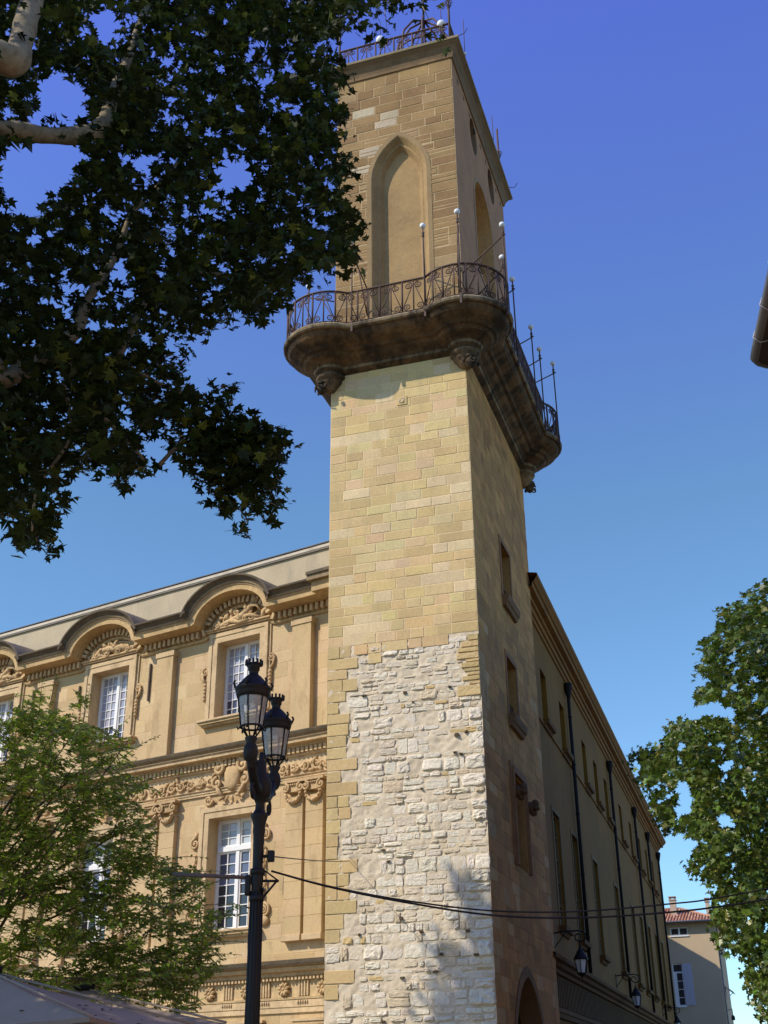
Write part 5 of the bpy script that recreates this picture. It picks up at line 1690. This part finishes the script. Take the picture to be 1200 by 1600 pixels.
def to_px(P):
    d = P - CAMP
    c_, s_ = math.cos(PITCH), math.sin(PITCH)
    X, Y, Z = d[:, 0], d[:, 2] * c_ - d[:, 1] * s_, d[:, 1] * c_ + d[:, 2] * s_
    cr, sr = math.cos(ROLL), math.sin(ROLL)
    return 600 + FPX * (cr * X - sr * Y) / Z, 800 - FPX * (sr * X + cr * Y) / Z, Z
nfix = len(P_)
rim = []
for i in range(len(OUT)):
    (xa, ya), (xb, yb) = OUT[i], OUT[(i + 1) % len(OUT)]
    L_ = math.hypot(xb - xa, yb - ya)
    for k in range(int(L_ / 26) + 1):
        t = random.random()
        x, y = xa + (xb - xa) * t, ya + (yb - ya) * t
        if not (-30 < x < 690 and 0 < y < 860): continue
        nx_, ny_ = (yb - ya) / L_, -(xb - xa) / L_
        if inpoly(x + nx_ * 4, y + ny_ * 4, OUT): nx_, ny_ = -nx_, -ny_
        o = random.uniform(-4, 15)
        rim.append((x - nx_ * 12, y - ny_ * 12, x + nx_ * o, y + ny_ * o))
for q in ((575, 30, 590, 56), (600, 10, 605, 48), (620, -10, 650, 14), (640, -30, 662, 8), (655, -30, 690, -4), (660, 10, 684, 62)): rim.append(q)
PP_, SS_, NN_, TT_ = list(P_), list(S_), list(N_), list(T_)
P_, S_, N_, T_ = PP_, SS_, NN_, TT_
for (xa, ya, xb, yb) in rim:
    D = 13.6 + random.gauss(0, .4)
    a, b = at(xa, ya, D), at(xb, yb, D + random.uniform(-.1, .1))
    br.tube([rel(a), rel((a + b) / 2 + np.array([0, 0, .03])), rel(b)], [.008, .005, .003], 4)
    cluster(b, random.randint(3, 7), .075, .13)
br.build('trunk', M['bark'], pt)
P_, S_, N_, T_ = np.array(P_), np.array(S_), np.array(N_), np.array(T_)
# the airy gaps of the crown stay free of stray leaves, and none float off its edge
px_, py_, pz_ = to_px(P_)
keep = np.ones(len(P_), bool)
for i in range(nfix):
    if pz_[i] > 0 and px_[i] > -20 and py_[i] > -20 and py_[i] < 1700:
        jx, jy = px_[i] + random.uniform(-7, 7), py_[i] + random.uniform(-7, 7)
        if any(inpoly(jx, jy, h) for h in HOLE): keep[i] = False
        elif px_[i] < 700 and not inpoly(px_[i] + random.uniform(-10, 10), py_[i] + random.uniform(-10, 10), OUT): keep[i] = False
        elif mnoise.noise((px_[i] / 20, py_[i] / 20, 8.0)) < -.31 - (.12 if py_[i] > 560 else 0): keep[i] = False
P_, S_, N_, T_ = P_[keep], S_[keep], N_[keep], T_[keep]
n = len(P_)
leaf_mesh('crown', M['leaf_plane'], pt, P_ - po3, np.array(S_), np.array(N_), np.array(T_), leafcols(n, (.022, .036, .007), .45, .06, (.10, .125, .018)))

# --- the big plane tree at the right
rt_c = np.array([9.3, 25.2, 0.0])
rt = thing('plane_tree', 'tall leafy plane tree catching the sun along the right edge, its lower branches dark', 'tree', tuple(rt_c))
tb_ = MB()
tb_.tube([(0, 0, -.1), (0, 0, 1.5), (.1, .1, 4), (.15, .1, 7), (.1, .2, 10), (0, .2, 13)], [.5, .38, .34, .28, .18, .06], 12)
for _ in range(26):
    z = random.uniform(4.5, 11)
    a = random.uniform(0, 2 * PI)
    L = random.uniform(1.2, 2.2)
    d = np.array([math.cos(a), math.sin(a), random.uniform(.1, .7)])
    p0 = np.array([.1, .1, z])
    tb_.tube([tuple(p0), tuple(p0 + d * L * .5 + np.array([0, 0, .15])), tuple(p0 + d * L)], [.11, .06, .02], 6)
P_, S_, N_, T_ = [], [], [], []
RO = [(1300, 880), (1180, 900), (1150, 925), (1115, 945), (1090, 980), (1078, 1030), (1085, 1075), (1060, 1110), (1035, 1125), (1030, 1155), (1000, 1160), (968, 1165), (985, 1205), (1005, 1240), (1020, 1290), (1050, 1300), (1075, 1290), (1065, 1330), (1072, 1370), (1100, 1360), (1105, 1400), (1100, 1450), (1120, 1480), (1150, 1475), (1155, 1520), (1165, 1570), (1200, 1600), (1300, 1640)]
def rcluster(x, y, D, size, k=9):
    c = at(x, y, D)
    out = c - (rt_c + np.array([0, 0, 8.5])); out /= np.linalg.norm(out)
    for i in range(k):
        P_.append(c + rng.normal(0, .16, 3)); S_.append(size * rng.uniform(.6, 1.25))
        N_.append(rng.normal(0, .5, 3) + np.array([0, 0, .8]) + out * .5); tt = rng.normal(0, 1, 3); tt[2] = tt[2] * .5 - .5; T_.append(tt)
cnt = 0
while cnt < 3900:
    x, y = random.uniform(960, 1300), random.uniform(870, 1640)
    if not inpoly(x, y, RO): continue
    if mnoise.noise((x / 38, y / 38, 7.0)) < -.42: continue
    # the crown is a thick shell: nearer in its middle, further at its rim
    k = min(1.0, max(0.0, (x - 1000) / 220))
    if y > 1150 and (x < 1060 or random.random() < .55): D = random.uniform(28.5, 31.5)
    else: D = 25.6 - 2.6 * k * random.uniform(.2, 1.15) + random.uniform(-.8, 1.8)
    rcluster(x, y, D + 2.2 * (.5 - max(-.5, min(.9, mnoise.noise((x / 55, y / 55, 1.0)) * 1.6))), .132, 9)
    cnt += 1
for _ in range(1500):   # rest of the crown outside the frame and behind
    a, h = random.uniform(0, 2 * PI), random.uniform(4.5, 14.5)
    rr3 = 4.6 * math.sin(max(.15, min(1, (15.0 - h) / 6.5)) * PI / 2) * math.sqrt(random.uniform(.3, 1))
    c = rt_c + np.array([rr3 * math.cos(a), rr3 * math.sin(a), h])
    d = c - CAMP
    # keep only what lies inside the outline or out of the frame
    ca_, sa_ = math.cos(PITCH), math.sin(PITCH)
    zc = d[1] * ca_ + d[2] * sa_; yc = d[2] * ca_ - d[1] * sa_
    px, py = 600 + FPX * d[0] / zc, 800 - FPX * yc / zc
    if px < 1210 and not inpoly(px, py, RO): continue
    for i in range(9):
        P_.append(c + rng.normal(0, .2, 3)); S_.append(.17 * rng.uniform(.6, 1.25)); N_.append(rng.normal(0, .5, 3) + np.array([0, 0, .9])); tt = rng.normal(0, 1, 3); tt[2] = tt[2] * .5 - .5; T_.append(tt)
P_ = np.array(P_); S_ = np.array(S_); N_ = np.array(N_); T_ = np.array(T_)
px_, py_, pz_ = to_px(P_)
keep = np.array([not (px_[i] < 1215 and not inpoly(px_[i] - random.uniform(0, 26), py_[i] - random.uniform(2, 22), RO)) and mnoise.noise((px_[i] / 17, py_[i] / 17, 3.0)) > -.33 and not (px_[i] < 1150 and mnoise.noise((px_[i] / 42, py_[i] / 42, 6.0)) < -.30) for i in range(len(P_))])
P_, S_, N_, T_ = P_[keep], S_[keep], N_[keep], T_[keep]
n = len(P_)
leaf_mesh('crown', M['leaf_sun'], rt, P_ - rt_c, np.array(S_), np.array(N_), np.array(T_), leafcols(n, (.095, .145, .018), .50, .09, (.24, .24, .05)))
tb_.build('trunk', M['bark'], rt)

# --- the small-leaved tree in front of the town hall
sm_c = np.array([-6.75, 19.1, 0.0])
sm = thing('young_tree', 'bushy small-leaved green tree in front of the town hall windows at the lower left', 'tree', tuple(sm_c))
ts = MB()
ts.tube([(0, 0, -.1), (0, 0, 1.2), (.03, .02, 2.4), (.05, 0, 3.4), (.15, 0, 4.6), (.2, 0, 5.8)], [.13, .10, .09, .075, .045, .015], 10)
P_, S_, N_, T_ = [], [], [], []
SO = [(-120, 1120), (-30, 1090), (0, 1120), (20, 1125), (55, 1075), (80, 1085), (95, 1120), (135, 1085), (140, 1120), (170, 1145), (205, 1150), (215, 1180), (200, 1200), (240, 1215), (255, 1245), (235, 1275), (250, 1300), (235, 1325), (280, 1335), (310, 1350), (325, 1380), (310, 1400), (335, 1420), (385, 1410), (330, 1440), (360, 1460), (330, 1480), (380, 1500), (330, 1515), (305, 1530), (320, 1575), (280, 1572), (220, 1555), (150, 1545), (100, 1535), (-120, 1530)]
fork = np.array([.05, 0, 3.2])
def spray(c, d, L, k, size):
    """twig with leaves set alternately along it, drooping at the tip"""
    d = d / np.linalg.norm(d)
    side = np.cross(d, np.array([0, 0, 1.0])); side /= max(1e-6, np.linalg.norm(side))
    pts = []
    for i in range(5):
        t = i / 4
        pts.append(c + d * L * t + np.array([0, 0, -.22 * L * t * t]))
    ts.tube([tuple(np.array(q) - sm_c) for q in pts], [.007, .006, .005, .004, .002], 3)
    for i in range(k):
        t = (i + .6) / k
        q = c + d * L * t + np.array([0, 0, -.22 * L * t * t])
        sg = 1 if i % 2 else -1
        P_.append(q + side * sg * .015); S_.append(size * rng.uniform(.7, 1.2) * (1 - .35 * t))
        T_.append(side * sg + d * .7 + rng.normal(0, .22, 3) + np.array([0, 0, -.35])); N_.append(np.array([0, 0, 1.0]) + rng.normal(0, .38, 3))
cnt = 0
while cnt < 2500:
    x, y = random.uniform(-120, 390), random.uniform(1070, 1575)
    if not inpoly(x, y, SO): continue
    if mnoise.noise((x / 36, y / 36, 4.0)) < -.27: continue
    D = 18.4 + random.gauss(0, .95)
    c = at(x, y, D)
    o = c - sm_c - np.array([0, 0, 4.0])
    d = np.array([o[0], o[1], 0]) / (1e-6 + math.hypot(o[0], o[1])) + np.array([0, 0, random.uniform(-.2, 1.0)]) + rng.normal(0, .35, 3)
    L = random.uniform(.3, .6)
    spray(c - d / np.linalg.norm(d) * L * .7, d, L, random.randint(11, 16), .115)
    cnt += 1
for (x, y, dx, dy) in ((60, 1120, .02, 1), (75, 1115, .12, 1), (130, 1130, .1, 1), (20, 1150, -.1, 1), (165, 1165, .5, .8), (190, 1185, .7, .6), (215, 1225, .9, .4), (250, 1345, 1, .25), (280, 1370, 1, .3), (290, 1420, 1, .25), (300, 1450, 1, .12), (310, 1480, 1, .3), (300, 1500, 1, .3), (320, 1440, 1, .35), (310, 1390, 1, .5)):
    b = at(x, y, 18.0)
    spray(b, np.array([dx, -.1, dy]), .75, 18, .085)
for _ in range(34):
    x, y = random.uniform(-60, 300), random.uniform(1130, 1540)
    if not inpoly(x, y, SO): continue
    q = at(x, y, 18.4 + random.gauss(0, .7)) - sm_c
    f = fork + np.array([0, 0, random.uniform(-.8, 1.2)])
    m_ = (f + q) / 2 + np.array([0, 0, .25])
    ts.tube([tuple(f), tuple(m_), tuple(q)], [.035, .022, .008], 5)
P_ = np.array(P_); n = len(P_)
leaf_mesh('crown', M['leaf_small'], sm, P_ - sm_c, np.array(S_), np.array(N_), np.array(T_), leafcols(n, (.25, .34, .03), .40, .05, (.34, .31, .05)), shape='oval', fold=.12)
ts.build('trunk', M['brown_bark'], sm)
